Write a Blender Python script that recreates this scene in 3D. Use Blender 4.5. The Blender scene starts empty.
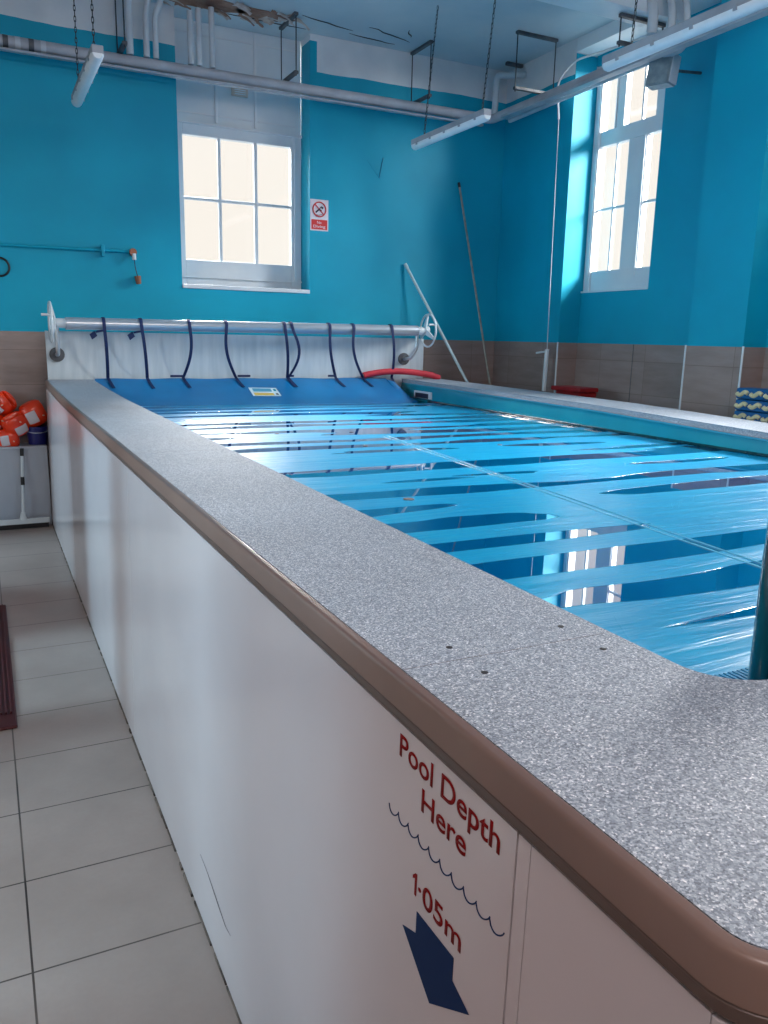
import bpy, bmesh, math, random
from mathutils import Vector, Matrix, noise
random.seed(7)
S = bpy.context.scene
COL = S.collection
PI = math.pi

# ------------------------------------------------------------------ camera
CAM = Vector((-0.46164, 0.0, 1.70601))
cd = bpy.data.cameras.new('camera')
cam = bpy.data.objects.new('camera', cd)
COL.objects.link(cam)
Fv = Vector((0.43556218, 0.87468174, -0.21264395))
Rv = Vector((0.89698548, -0.44156033, 0.02101252))
Uv = Vector((0.07551587, 0.19989079, 0.97690379))
m = Matrix(((Rv.x, Uv.x, -Fv.x), (Rv.y, Uv.y, -Fv.y), (Rv.z, Uv.z, -Fv.z))).to_4x4()
m.translation = CAM
cam.matrix_world = m
cd.sensor_fit = 'HORIZONTAL'
cd.sensor_width = 36.0
cd.lens = 36.0 * 802.74 / 768.0
cd.clip_start = 0.02
S.camera = cam

# ------------------------------------------------------------------ colour management, sky, lights
S.view_settings.view_transform = 'Standard'
S.view_settings.look = 'None'
S.view_settings.gamma = 1.0
S.view_settings.use_curve_mapping = False
S.view_settings.exposure = 0.0

w = bpy.data.worlds.new('sky')
S.world = w
w.use_nodes = True
wn = w.node_tree
wn.nodes.clear()
wo = wn.nodes.new('ShaderNodeOutputWorld')
wb = wn.nodes.new('ShaderNodeBackground')
wb.inputs['Color'].default_value = (1.0, 0.94, 0.855, 1)      # bright overcast sky seen through the windows
wb.inputs['Strength'].default_value = 1.06
wn.links.new(wb.outputs[0], wo.inputs[0])

def area(name, loc, target, sx, sy, power, color):
    ld = bpy.data.lights.new(name, 'AREA')
    ld.shape = 'RECTANGLE'; ld.size = sx; ld.size_y = sy
    ld.energy = power; ld.color = color
    o = bpy.data.objects.new(name, ld)
    COL.objects.link(o)
    o.location = loc
    d = Vector(target) - Vector(loc)
    o.rotation_euler = d.to_track_quat('-Z', 'Y').to_euler()
    return o

DAY = (1.0, 0.985, 0.96)
SKYB = (0.50, 0.82, 1.0)
area('daylight_back_window', (1.7, 12.2, 5.75), (1.5, 4.2, 1.1), 3.2, 2.2, 2900, DAY)
area('daylight_right_window', (8.7, 4.6, 5.2), (3.9, 6.8, 2.3), 2.0, 2.0, 1600, DAY)
area('daylight_next_window', (8.2, 2.2, 4.8), (2.6, 4.6, 1.6), 2.2, 2.0, 1150, DAY)
area('daylight_left_near', (-3.6, 2.6, 2.2), (-0.3, 2.45, 0.7), 1.0, 1.6, 85, SKYB)
area('daylight_left_middle', (-3.6, 4.2, 2.2), (-0.3, 4.2, 0.6), 0.7, 1.6, 130, SKYB)
area('daylight_left_far', (-3.6, 6.4, 2.2), (-0.3, 6.3, 0.6), 0.9, 1.6, 95, SKYB)
area('near_panel_fill', (-0.75, -0.9, 3.9), (0.0, 1.3, 0.5), 0.8, 0.8, 28, (1.0, 0.86, 0.84))  # warm fill added out of view to brighten the near side panel
area('rear_warm_fill', (1.6, -1.6, 4.2), (1.4, 3.6, 1.2), 3.0, 1.5, 115, (1.0, 0.83, 0.76))  # general warm fill added behind the camera to light the foreground

# ------------------------------------------------------------------ node helpers
def mat(name, color=(.5, .5, .5), rough=.5, metal=0.0, spec=None, coat=0.0):
    mt = bpy.data.materials.new(name)
    mt.use_nodes = True
    b = mt.node_tree.nodes['Principled BSDF']
    b.inputs['Base Color'].default_value = (*color, 1)
    b.inputs['Roughness'].default_value = rough
    b.inputs['Metallic'].default_value = metal
    if spec is not None: b.inputs['Specular IOR Level'].default_value = spec
    if coat: b.inputs['Coat Weight'].default_value = coat; b.inputs['Coat Roughness'].default_value = .05
    return mt
def N(mt, t): return mt.node_tree.nodes.new(t)
def Lk(mt, a, b): mt.node_tree.links.new(a, b)
def bs(mt): return mt.node_tree.nodes['Principled BSDF']
def mapping(mt, scale=(1, 1, 1), rot=(0, 0, 0), loc=(0, 0, 0)):
    tc = N(mt, 'ShaderNodeTexCoord'); mp = N(mt, 'ShaderNodeMapping')
    mp.inputs['Scale'].default_value = scale; mp.inputs['Rotation'].default_value = rot
    mp.inputs['Location'].default_value = loc
    Lk(mt, tc.outputs['Object'], mp.inputs['Vector'])
    return mp.outputs['Vector']
def noi(mt, vec, scale, detail=3, rough=.5, dist=0):
    n = N(mt, 'ShaderNodeTexNoise')
    n.inputs['Scale'].default_value = scale; n.inputs['Detail'].default_value = detail
    n.inputs['Roughness'].default_value = rough; n.inputs['Distortion'].default_value = dist
    Lk(mt, vec, n.inputs['Vector'])
    return n.outputs['Fac']
def ramp(mt, fac, stops):
    r = N(mt, 'ShaderNodeValToRGB')
    e = r.color_ramp.elements
    while len(e) < len(stops): e.new(.5)
    for i, (p, c) in enumerate(stops):
        e[i].position = p; e[i].color = (*c, 1) if len(c) == 3 else c
    Lk(mt, fac, r.inputs['Fac'])
    return r.outputs['Color']
def g(v): return (v, v, v)
def bump(mt, h, strength=.2, dist=.01):
    b = N(mt, 'ShaderNodeBump')
    b.inputs['Strength'].default_value = strength; b.inputs['Distance'].default_value = dist
    Lk(mt, h, b.inputs['Height']); Lk(mt, b.outputs['Normal'], bs(mt).inputs['Normal'])
    return b
def mth(mt, op, a, b=None):
    n = N(mt, 'ShaderNodeMath'); n.operation = op
    for i, v in enumerate((a, b)):
        if v is None: continue
        if isinstance(v, (int, float)): n.inputs[i].default_value = v
        else: Lk(mt, v, n.inputs[i])
    return n.outputs[0]
def mixc(mt, fac, a, b):
    n = N(mt, 'ShaderNodeMix'); n.data_type = 'RGBA'
    if isinstance(fac, (int, float)): n.inputs['Factor'].default_value = fac
    else: Lk(mt, fac, n.inputs['Factor'])
    for s, v in ((6, a), (7, b)):
        if isinstance(v, tuple): n.inputs[s].default_value = (*v, 1)
        else: Lk(mt, v, n.inputs[s])
    return n.outputs[2]
def lin(r, gg, b):
    f = lambda c: (c/255/12.92) if c/255 <= .04045 else ((c/255+.055)/1.055)**2.4
    return (f(r), f(gg), f(b))
def noisy(name, c1, c2, scale, rough=.5, metal=0, bmp=0, bs_scale=None, spec=None, coat=0, stretch=(1, 1, 1)):
    mt = mat(name, c1, rough, metal, spec, coat)
    v = mapping(mt, stretch)
    f = noi(mt, v, scale, 4)
    Lk(mt, ramp(mt, f, [(.35, c1), (.65, c2)]), bs(mt).inputs['Base Color'])
    if bmp: bump(mt, noi(mt, v, bs_scale or scale*4, 3), bmp, .005)
    return mt

# ------------------------------------------------------------------ materials
BLUE1, BLUE2 = lin(0, 156, 188), lin(0, 168, 200)
M = {}
M['cream'] = noisy('warm_off_white_paint', lin(176, 160, 152), lin(190, 174, 166), 1.3, .5)
M['blue'] = noisy('blue_paint', BLUE1, BLUE2, 1.3, .5, bmp=.06, bs_scale=7, spec=.3)
# painted wall whose blue stops under an uneven white band at the ceiling
mt = mat('blue_paint_with_white_band', BLUE1, .52, spec=.3)
v = mapping(mt)
sx = N(mt, 'ShaderNodeSeparateXYZ'); Lk(mt, v, sx.inputs[0])
wob = noi(mt, v, 1.7, 3)
edge = mth(mt, 'GREATER_THAN', mth(mt, 'ADD', sx.outputs['Z'], mth(mt, 'MULTIPLY', wob, .06)), 4.225)
bl = ramp(mt, noi(mt, v, 1.3, 4), [(.35, BLUE1), (.65, BLUE2)])
wh = ramp(mt, noi(mt, v, 3.0, 4), [(.35, lin(206, 216, 224)), (.65, lin(222, 230, 236))])
Lk(mt, mixc(mt, edge, bl, wh), bs(mt).inputs['Base Color'])
bump(mt, noi(mt, v, 7, 3), .06, .005)
M['blue_band'] = mt
mt = mat('ceiling_paint', lin(150, 178, 192), .5)
v = mapping(mt)
f = noi(mt, v, .9, 4, .6)
Lk(mt, ramp(mt, f, [(.35, lin(178, 204, 216)), (.62, lin(206, 218, 224))]), bs(mt).inputs['Base Color'])
bump(mt, noi(mt, v, 5, 4), .1, .01)
M['ceiling'] = mt
M['white_gloss'] = noisy('white_gloss_paint', lin(226, 233, 238), lin(212, 222, 231), 3, .3)
M['white_board'] = noisy('white_board', lin(222, 232, 238), lin(206, 220, 230), 2.2, .45)
M['seam'] = mat('dark_joint', lin(70, 88, 100), .7)  # flat slate grey for tile seam and panel joint backing
M['putty'] = mat('filler_patch', lin(40, 150, 185), .6)

# tiled dado
def tile_mat(name, sw, axis):
    mt = mat(name, lin(142, 122, 114), .35)
    v = mapping(mt)
    sp = N(mt, 'ShaderNodeSeparateXYZ'); Lk(mt, v, sp.inputs[0])
    u = sp.outputs[axis]; z = sp.outputs['Z']
    def line(val, size, off, wdt):
        fr = mth(mt, 'FRACT', mth(mt, 'DIVIDE', mth(mt, 'ADD', val, off), size))
        return mth(mt, 'LESS_THAN', fr, wdt/size)
    gl = mth(mt, 'MAXIMUM', line(u, .61, 10+.12, .005), line(z, .305, 10.06, .005))
    cu = mth(mt, 'FLOOR', mth(mt, 'DIVIDE', mth(mt, 'ADD', u, 10.12), .61))
    cz = mth(mt, 'FLOOR', mth(mt, 'DIVIDE', mth(mt, 'ADD', z, 10.06), .305))
    wn_ = N(mt, 'ShaderNodeTexWhiteNoise'); wn_.noise_dimensions = '2D'
    cb = N(mt, 'ShaderNodeCombineXYZ'); Lk(mt, cu, cb.inputs[0]); Lk(mt, cz, cb.inputs[1]); Lk(mt, cb.outputs[0], wn_.inputs['Vector'])
    v2 = mapping(mt, (1.2, 1.2, 6))
    f = mth(mt, 'ADD', mth(mt, 'MULTIPLY', noi(mt, v2, 2.2, 5, .6), .8), mth(mt, 'MULTIPLY', wn_.outputs['Value'], .2))
    c = ramp(mt, f, [(.3, lin(136, 119, 114)), (.7, lin(160, 143, 138))])
    Lk(mt, mixc(mt, gl, c, lin(128, 110, 103)), bs(mt).inputs['Base Color'])
    return mt
M['tile_x'] = tile_mat('beige_stone_tile_back', .6, 'X')
M['tile_y'] = tile_mat('beige_stone_tile_side', .6, 'Y')

# floor tiles
mt = mat('floor_tile', lin(150, 138, 132), .33)
v = mapping(mt)
sp = N(mt, 'ShaderNodeSeparateXYZ'); Lk(mt, v, sp.inputs[0])
def fline(val, size, off, wdt):
    a = mth(mt, 'ADD', val, off)
    fr = mth(mt, 'FRACT', mth(mt, 'DIVIDE', a, size))
    return mth(mt, 'LESS_THAN', fr, wdt/size)
ly = fline(sp.outputs['Y'], .41, 8.2 - 2.0773 + 2.05 + .003, .006)
lx = fline(sp.outputs['X'], .61, 6.1 + .462 + .003, .006)
gl = mth(mt, 'MAXIMUM', lx, ly)
gcol = ramp(mt, noi(mt, v, 3, 2), [(.35, lin(52, 44, 42)), (.75, lin(112, 100, 94))])
vv = mapping(mt, (1, 1, 1))
big = ramp(mt, noi(mt, vv, 1.4, 4, .6), [(.3, lin(150, 137, 131)), (.7, lin(172, 159, 153))])
fine = noi(mt, vv, 60, 2)
cc = mixc(mt, mth(mt, 'MULTIPLY', fine, .25), big, lin(134, 122, 116))
spots = mth(mt, 'GREATER_THAN', noi(mt, vv, 9, 6, .65), .735)
cc = mixc(mt, mth(mt, 'MULTIPLY', spots, .6), cc, lin(88, 76, 70))
Lk(mt, mixc(mt, gl, cc, gcol), bs(mt).inputs['Base Color'])
bump(mt, mth(mt, 'SUBTRACT', 1.0, gl), .3, .004)
M['floor'] = mt

# pool parts
mt = mat('grey_granular_coping', lin(160, 166, 176), .6, spec=.3)
v = mapping(mt)
vo = N(mt, 'ShaderNodeTexVoronoi'); vo.inputs['Scale'].default_value = 420; Lk(mt, v, vo.inputs['Vector'])
sepc = N(mt, 'ShaderNodeSeparateColor'); Lk(mt, vo.outputs['Color'], sepc.inputs[0])
n1 = noi(mt, v, 330, 2, .7)
gm = mth(mt, 'ADD', mth(mt, 'MULTIPLY', sepc.outputs[0], .5), mth(mt, 'MULTIPLY', n1, .5))
cA = ramp(mt, gm, [(.20, lin(100, 109, 122)), (.5, lin(148, 159, 173)), (.70, lin(182, 192, 204)), (.80, lin(246, 249, 252))])
n2 = ramp(mt, noi(mt, v, 3.2, 3), [(.3, g(.88)), (.7, g(1.0))])
mx = N(mt, 'ShaderNodeMix'); mx.data_type = 'RGBA'; mx.blend_type = 'MULTIPLY'; mx.inputs['Factor'].default_value = 1
Lk(mt, cA, mx.inputs[6]); Lk(mt, n2, mx.inputs[7])
Lk(mt, mx.outputs[2], bs(mt).inputs['Base Color'])
bump(mt, gm, .25, .001)
M['coping'] = mt
M['fascia'] = noisy('taupe_plastic_trim', lin(116, 95, 88), lin(124, 102, 94), 4, .34, coat=.15)
M['fascia_dark'] = mat('dark_trim_channel', lin(98, 82, 77), .4)
M['panel'] = noisy('white_laminate_panel', lin(206, 200, 205), lin(214, 208, 213), 1.5, .16, spec=.6)
M['panel_lining'] = noisy('white_backboard', lin(205, 218, 226), lin(186, 202, 212), 5, .35, stretch=(3, 1, .4))
M['liner'] = noisy('teal_pool_liner', lin(0, 132, 158), lin(20, 150, 172), 2, .25)
M['lip'] = mat('light_blue_liner_lip', lin(80, 190, 215), .25)
M['gap_dirt'] = noisy('dirt_line', lin(60, 50, 46), lin(128, 116, 108), 9, .8)
M['red_text'] = mat('dark_red_vinyl', lin(132, 4, 10), .6, spec=.2)
M['blue_text'] = mat('navy_vinyl', lin(0, 42, 92), .6, spec=.2)
M['hole'] = mat('dark_screw_hole', lin(34, 26, 26), .5)

# pool cover : blue foam sheet with flat films of water lying in its troughs
mt = mat('wet_blue_foam_cover', lin(0, 140, 200), .3)
v = mapping(mt, (.55, 3.1, 1), rot=(0, 0, math.radians(-3)), loc=(3.1, 1.7, 0))
n_b = noi(mt, v, 1.25, 1.6, .42, .55)
v_f = mapping(mt, (.22, 4.0, 1), rot=(0, 0, math.radians(-3)))
wv = N(mt, 'ShaderNodeTexWave'); wv.bands_direction = 'Y'; wv.inputs['Scale'].default_value = .29
wv.inputs['Distortion'].default_value = 2.6; wv.inputs['Detail'].default_value = 1.5; wv.inputs['Detail Scale'].default_value = .5
Lk(mt, v_f, wv.inputs['Vector'])
msum = mth(mt, 'ADD', mth(mt, 'MULTIPLY', n_b, .80), mth(mt, 'MULTIPLY', wv.outputs['Fac'], .20))
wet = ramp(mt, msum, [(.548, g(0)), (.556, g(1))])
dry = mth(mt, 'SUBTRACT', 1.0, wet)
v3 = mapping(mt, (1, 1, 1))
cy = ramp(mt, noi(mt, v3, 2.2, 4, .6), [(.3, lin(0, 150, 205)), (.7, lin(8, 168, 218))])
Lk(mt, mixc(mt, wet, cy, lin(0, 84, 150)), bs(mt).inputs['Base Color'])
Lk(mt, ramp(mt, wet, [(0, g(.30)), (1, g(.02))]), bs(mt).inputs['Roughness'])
v4 = mapping(mt, (.6, 6, 1))
wr = noi(mt, v4, 2.0, 4, .6, .5)
vq = N(mt, 'ShaderNodeTexVoronoi'); vq.feature = 'DISTANCE_TO_EDGE'; vq.inputs['Scale'].default_value = 5
Lk(mt, mapping(mt), vq.inputs['Vector'])
hh = mth(mt, 'MULTIPLY', dry, mth(mt, 'ADD', wr, mth(mt, 'MULTIPLY', mth(mt, 'LESS_THAN', vq.outputs['Distance'], .012), .12)))
bump(mt, hh, .55, .02)
bs(mt).inputs['Specular IOR Level'].default_value = .7
Lk(mt, wet, bs(mt).inputs['Coat Weight']); bs(mt).inputs['Coat Roughness'].default_value = .01; bs(mt).inputs['Coat IOR'].default_value = 1.75
M['cover'] = mt
M['cover_flap'] = noisy('dry_blue_cover_edge', lin(0, 108, 170), lin(0, 120, 182), 3, .4)
M['cover_seam'] = mat('pale_blue_weld', lin(110, 195, 225), .3)
M['cover_rib'] = mat('ribbed_blue_edge', lin(40, 140, 185), .3)

M['steel'] = mat('brushed_aluminium', lin(200, 206, 212), .28, .85)
M['tube'] = noisy('silver_reel_tube', lin(186, 196, 206), lin(200, 208, 216), 3, .25, metal=.55, stretch=(.3, 5, 5))
M['white_plastic'] = mat('white_plastic', lin(214, 224, 230), .3)
M['strap'] = mat('navy_webbing', lin(4, 34, 84), .7)
M['black'] = mat('black_rubber', lin(20, 20, 24), .5)
M['dark_metal'] = noisy('dark_painted_metal', lin(74, 78, 84), lin(96, 100, 106), 14, .5, metal=.2)
M['rod'] = mat('dark_steel_rod', lin(50, 60, 68), .45, .4)
M['pipe'] = noisy('grey_painted_pipe', lin(164, 168, 178), lin(184, 188, 196), 5, .45)
M['pipe_white'] = noisy('white_painted_pipe', lin(192, 200, 208), lin(206, 214, 220), 5, .4)
M['tray'] = noisy('grey_trunking', lin(150, 160, 172), lin(170, 178, 188), 6, .4)
M['diffuser'] = noisy('frosted_diffuser', lin(238, 245, 250), lin(230, 240, 246), 20, .3)
M['peel'] = noisy('peeling_paint_flake', lin(168, 146, 134), lin(205, 200, 198), 9, .7)
M['plaster'] = noisy('bare_brown_plaster', lin(120, 84, 70), lin(160, 128, 112), 7, .8, bmp=.5, bs_scale=30)
M['crack'] = mat('crack_line', lin(60, 60, 66), .8)
M['orange'] = noisy('orange_inflated_vinyl', lin(226, 44, 10), lin(240, 66, 16), 6, .3, coat=.2)
M['orange_valve'] = mat('clear_valve', lin(220, 180, 160), .3)
M['patch_white'] = mat('white_print', lin(206, 200, 208), .35)
M['bucket'] = noisy('navy_bucket_plastic', lin(24, 28, 100), lin(30, 34, 112), 4, .35)
M['bench'] = noisy('white_bench_board', lin(166, 172, 184), lin(178, 184, 194), 2, .35)
M['red'] = noisy('red_foam', lin(150, 18, 26), lin(166, 26, 34), 8, .6)
M['noodle'] = noisy('coral_red_foam', lin(196, 44, 62), lin(208, 54, 70), 8, .6)
M['maroon'] = noisy('maroon_ribbed_rubber', lin(64, 10, 18), lin(76, 14, 22), 6, .5)
M['float_blue'] = noisy('blue_foam', lin(0, 84, 142), lin(4, 98, 156), 6, .6)
M['float_cream'] = mat('cream_foam', lin(216, 208, 168), .6)
M['pole_white'] = mat('white_pole', lin(190, 210, 216), .3)
M['pole_brown'] = noisy('weathered_pole', lin(130, 128, 120), lin(156, 152, 142), 20, .6)
M['post'] = noisy('dark_teal_rail', lin(8, 46, 56), lin(16, 66, 72), 9, .12, coat=.5, stretch=(6, 6, .6))
M['sign_white'] = mat('sign_white', lin(225, 222, 230), .3)
M['sign_red'] = mat('sign_red', lin(215, 60, 62), .3)
M['sign_dark'] = mat('sign_black', lin(36, 36, 60), .4)
M['sticker_yellow'] = mat('sticker_yellow', lin(214, 186, 84), .4)
M['sticker_blue'] = mat('sticker_blue', lin(60, 150, 185), .4)
M['sticker_white'] = mat('sticker_white', lin(205, 228, 240), .4)
M['copper'] = mat('brown_fitting', lin(150, 96, 72), .4, .3)
M['vent'] = mat('warm_plastic', lin(206, 190, 180), .4)
M['speaker'] = noisy('speaker_grey', lin(120, 140, 150), lin(150, 168, 176), 14, .55)
M['grime'] = mat('scratch', lin(110, 104, 108), .6)

# clear glass
mt = bpy.data.materials.new('window_glass'); mt.use_nodes = True
nt = mt.node_tree; nt.nodes.clear()
o_ = nt.nodes.new('ShaderNodeOutputMaterial'); mxs = nt.nodes.new('ShaderNodeMixShader')
tr = nt.nodes.new('ShaderNodeBsdfTransparent'); gs = nt.nodes.new('ShaderNodeBsdfGlossy')
gs.inputs['Roughness'].default_value = .02
mxs.inputs[0].default_value = .05
nt.links.new(tr.outputs[0], mxs.inputs[1]); nt.links.new(gs.outputs[0], mxs.inputs[2]); nt.links.new(mxs.outputs[0], o_.inputs[0])
M['glass'] = mt

# ------------------------------------------------------------------ mesh helpers
def bmn(): return bmesh.new()
def mesh_obj(name, bm, m_, parent=None, smooth=False):
    me = bpy.data.meshes.new(name)
    bmesh.ops.recalc_face_normals(bm, faces=bm.faces[:])
    bm.to_mesh(me); bm.free()
    if isinstance(m_, (list, tuple)):
        for q in m_: me.materials.append(q)
    else: me.materials.append(m_)
    if smooth:
        for p_ in me.polygons: p_.use_smooth = True
        try: me.set_sharp_from_angle(angle=math.radians(38))
        except Exception: pass
    o = bpy.data.objects.new(name, me)
    COL.objects.link(o)
    if parent is not None:
        o.parent = parent
        o.matrix_parent_inverse = Matrix.Identity(4)
        o.location = -parent_world(parent)
    return o
PW = {}
def parent_world(p):
    v_ = Vector((0, 0, 0))
    while p is not None:
        v_ += p.location; p = p.parent
    return v_
def empty(name, loc):
    o = bpy.data.objects.new(name, None)
    o.empty_display_size = .1
    COL.objects.link(o); o.location = loc
    return o
def tag(o, label=None, cat=None, group=None, kind=None):
    if label: o['label'] = label
    if cat: o['category'] = cat
    if group: o['group'] = group
    if kind: o['kind'] = kind
    return o
def struct(name, bm, m_, label=None):
    o = mesh_obj(name, bm, m_); o['kind'] = 'structure'
    return o
def box(bm, x0, x1, y0, y1, z0, z1, bev=0, mi=0):
    vs = [bm.verts.new((x, y, z)) for x in (x0, x1) for y in (y0, y1) for z in (z0, z1)]
    fs = [(0, 1, 3, 2), (4, 6, 7, 5), (0, 4, 5, 1), (2, 3, 7, 6), (0, 2, 6, 4), (1, 5, 7, 3)]
    ff = [bm.faces.new([vs[i] for i in f]) for f in fs]
    for f in ff: f.material_index = mi
    if bev:
        es = list({e for f in ff for e in f.edges})
        r = bmesh.ops.bevel(bm, geom=es, offset=bev, segments=2, affect='EDGES', profile=.5)
        for f in r['faces']: f.material_index = mi
    return vs
def obox(bm, c, ax, ay, az, bev=0, mi=0):
    """box centred at c with half-extent vectors ax, ay, az"""
    c, ax, ay, az = map(Vector, (c, ax, ay, az))
    vs = [bm.verts.new(c + i*ax + j*ay + k*az) for i in (-1, 1) for j in (-1, 1) for k in (-1, 1)]
    fs = [(0, 1, 3, 2), (4, 6, 7, 5), (0, 4, 5, 1), (2, 3, 7, 6), (0, 2, 6, 4), (1, 5, 7, 3)]
    ff = [bm.faces.new([vs[i] for i in f]) for f in fs]
    for f in ff: f.material_index = mi
    if bev:
        es = list({e for f in ff for e in f.edges})
        bmesh.ops.bevel(bm, geom=es, offset=bev, segments=2, affect='EDGES')
def tube(bm, pts, r, n=12, cap=True, ry=None, closed=False, mi=0):
    pts = [Vector(p_) for p_ in pts]
    rs = r if isinstance(r, (list, tuple)) else [r]*len(pts)
    rings = []
    prev = None
    L_ = len(pts)
    for i, p_ in enumerate(pts):
        if closed: t = pts[(i+1) % L_] - pts[i-1]
        elif i == 0: t = pts[1]-pts[0]
        elif i == L_-1: t = pts[-1]-pts[-2]
        else: t = (pts[i+1]-pts[i]).normalized() + (pts[i]-pts[i-1]).normalized()
        t.normalize()
        if prev is None:
            a = Vector((0, 0, 1)) if abs(t.z) < .9 else Vector((1, 0, 0))
            u = t.cross(a).normalized()
        else: u = (prev - t*prev.dot(t)).normalized()
        prev = u
        w_ = t.cross(u)
        r1 = rs[i]; r2 = r1 if ry is None else ry
        rings.append([bm.verts.new(p_ + u*math.cos(2*PI*k/n)*r1 + w_*math.sin(2*PI*k/n)*r2) for k in range(n)])
    rng = range(L_ if closed else L_-1)
    for i in rng:
        a, b = rings[i], rings[(i+1) % L_]
        for k in range(n):
            f = bm.faces.new([a[k], a[(k+1) % n], b[(k+1) % n], b[k]]); f.material_index = mi
    if cap and not closed:
        f = bm.faces.new(rings[0][::-1]); f.material_index = mi
        f = bm.faces.new(rings[-1]); f.material_index = mi
def arc_pts(pts, r, n=6):
    """round the corners of a polyline"""
    pts = [Vector(p_) for p_ in pts]
    out = [pts[0]]
    for i in range(1, len(pts)-1):
        a = (pts[i-1]-pts[i]).normalized(); b = (pts[i+1]-pts[i]).normalized()
        p0 = pts[i]+a*r; p2 = pts[i]+b*r
        for k in range(n+1):
            t = k/n
            out.append(p0*(1-t)**2 + pts[i]*2*t*(1-t) + p2*t*t)
    out.append(pts[-1])
    return out
def prism(bm, poly, d, mi=0):
    """poly: list of 3D points (planar); extruded by vector d"""
    d = Vector(d)
    a = [bm.verts.new(Vector(p_)) for p_ in poly]; b = [bm.verts.new(Vector(p_)+d) for p_ in poly]
    f = bm.faces.new(a); f.material_index = mi
    f = bm.faces.new(b[::-1]); f.material_index = mi
    n = len(a)
    for i in range(n):
        f = bm.faces.new([a[i], b[i], b[(i+1) % n], a[(i+1) % n]]); f.material_index = mi
def disc(bm, c, nrm, r, h, n=20):
    nrm = Vector(nrm).normalized(); c = Vector(c)
    tube(bm, [c, c+nrm*h], r, n)

# ------------------------------------------------------------------ room shell
YB, XR, ZC, ZT = 7.88, 4.83, 4.51, 1.69      # back wall, right wall, ceiling, top of tiles
XD = 5.08                                    # back of the shallow bays in the right wall
XL = -2.0                                    # passage side wall
b = bmn(); box(b, XL-.3, 5.2, -3.2, 8.25, -.12, 0); struct('floor', b, M['floor'])
b = bmn(); box(b, XL-.3, 5.2, -3.2, 8.25, ZC, ZC+.12); struct('ceiling', b, M['ceiling'])
# back wall with window opening reaching to the ceiling
WX0, WX1, WZ0 = 1.29, 2.57, 2.13
b = bmn()
box(b, XL, WX0, YB, YB+.34, 0, ZC)
box(b, WX1, 5.16, YB, YB+.34, 0, ZC)
box(b, WX0, WX1, YB, YB+.34, 0, WZ0)
struct('wall_back', b, M['blue_band'])
b = bmn()                                    # blue paint carried up beside the window
box(b, WX1-.004, WX1+.07, YB-.004, YB+.225, WZ0+.02, ZC-.06, .002)
struct('trim_1', b, M['blue'])
# right wall: pier / bay / pier / bay, the far length keeps the white band
b = bmn(); box(b, XR, 5.16, 6.73, YB, 0, ZC); struct('wall_right', b, M['blue_band'])
WY0, WY1, RZ0, RZ1 = 5.79, 6.73, 2.2, 4.3
b = bmn()
box(b, XD, 5.2, 5.02, WY1, 0, RZ0)
box(b, XD, XD+.035, 5.02, WY0, RZ0, RZ1); box(b, XD+.035, 5.2, 5.02, 5.5, RZ0, RZ1)
box(b, XD, 5.2, 5.02, WY1, RZ1, ZC)
struct('wall_right_bay', b, M['blue'])
b = bmn(); box(b, XR, XD-.002, 5.022, WY1-.002, 4.39, ZC-.001); struct('wall_right_lintel', b, M['white_board'])
b = bmn(); box(b, XR-.002, XD-.001, 6.724, 6.7295, ZT, 4.38, .0015); struct('trim_11', b, M['blue'])
b = bmn(); box(b, XR, 5.2, 4.46, 5.02, 0, ZC); struct('wall_right_pier', b, M['blue'])
b = bmn()
box(b, XD, 5.2, 2.3, 4.46, 0, RZ0); box(b, XD, 5.2, 2.3, 2.6, RZ0, ZC); box(b, XD, 5.2, 2.6, 4.46, 4.3, ZC)
box(b, XD, 5.2, 4.2, 4.46, RZ0, 4.3)
struct('wall_right_next_bay', b, M['blue'])
b = bmn(); box(b, XR, 5.2, -3.2, 2.3, 0, ZC); struct('wall_right_near', b, M['blue'])
b = bmn(); box(b, XL-.3, 5.2, -3.3, -3.2, 0, ZC); struct('wall_front', b, M['cream'])
# passage wall on the left with deep openings (out of the frame; daylight comes through them)
b = bmn()
XW = -1.15
ys = [(-3.2, 2.05), (3.2, 3.85), (4.6, 5.9), (7.0, YB)]
for a_, c_ in ys: box(b, XW-.9, XW, a_, c_, 0, ZC)
for a_, c_ in [(2.05, 3.2), (3.85, 4.6), (5.9, 7.0)]: box(b, XW-.9, XW, a_, c_, 2.6, ZC)
struct('wall_left', b, M['cream'])

# tiled dado (thin tile layer) and white corner beads
b = bmn(); box(b, XW, XR, YB-.008, YB, 0, ZT); struct('trim_2', b, M['tile_x'])
b = bmn()
box(b, XR-.008, XR, 6.722, YB-.008, 0, ZT)
box(b, XR-.008, XR, 4.452, 5.028, 0, ZT)
box(b, XR-.008, XR, -1, 2.308, 0, ZT)
box(b, XD-.008, XD, 5.02, 6.722, 0, ZT)
box(b, XD-.008, XD, 2.31, 4.452, 0, ZT)
struct('trim_3', b, M['tile_y'])
b = bmn()
for yy in (6.722, 4.452): box(b, XR-.008, XD-.008, yy, yy+.008, 0, ZT)
for yy in (5.02, 2.3): box(b, XR-.008, XD-.008, yy, yy+.008, 0, ZT)
struct('trim_4', b, M['tile_x'])
for i, yy in enumerate((6.718, 5.024, 4.448)):
    b = bmn(); box(b, XR-.016, XR-.004, yy-.007, yy+.007, 0, ZT+.005, .002)
    struct('trim_%d' % (5+i), b, M['white_gloss'])
b = bmn(); box(b, XD-.012, XD-.001, 5.9, 5.902, 0, ZT); struct('trim_8', b, M['seam'])

# ceiling beam crossing over the right-hand lights
b = bmn(); box(b, 3.1, XR, 5.35, 5.60, ZC-.28, ZC)
struct('ceiling_beam', b, M['white_board'])

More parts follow.
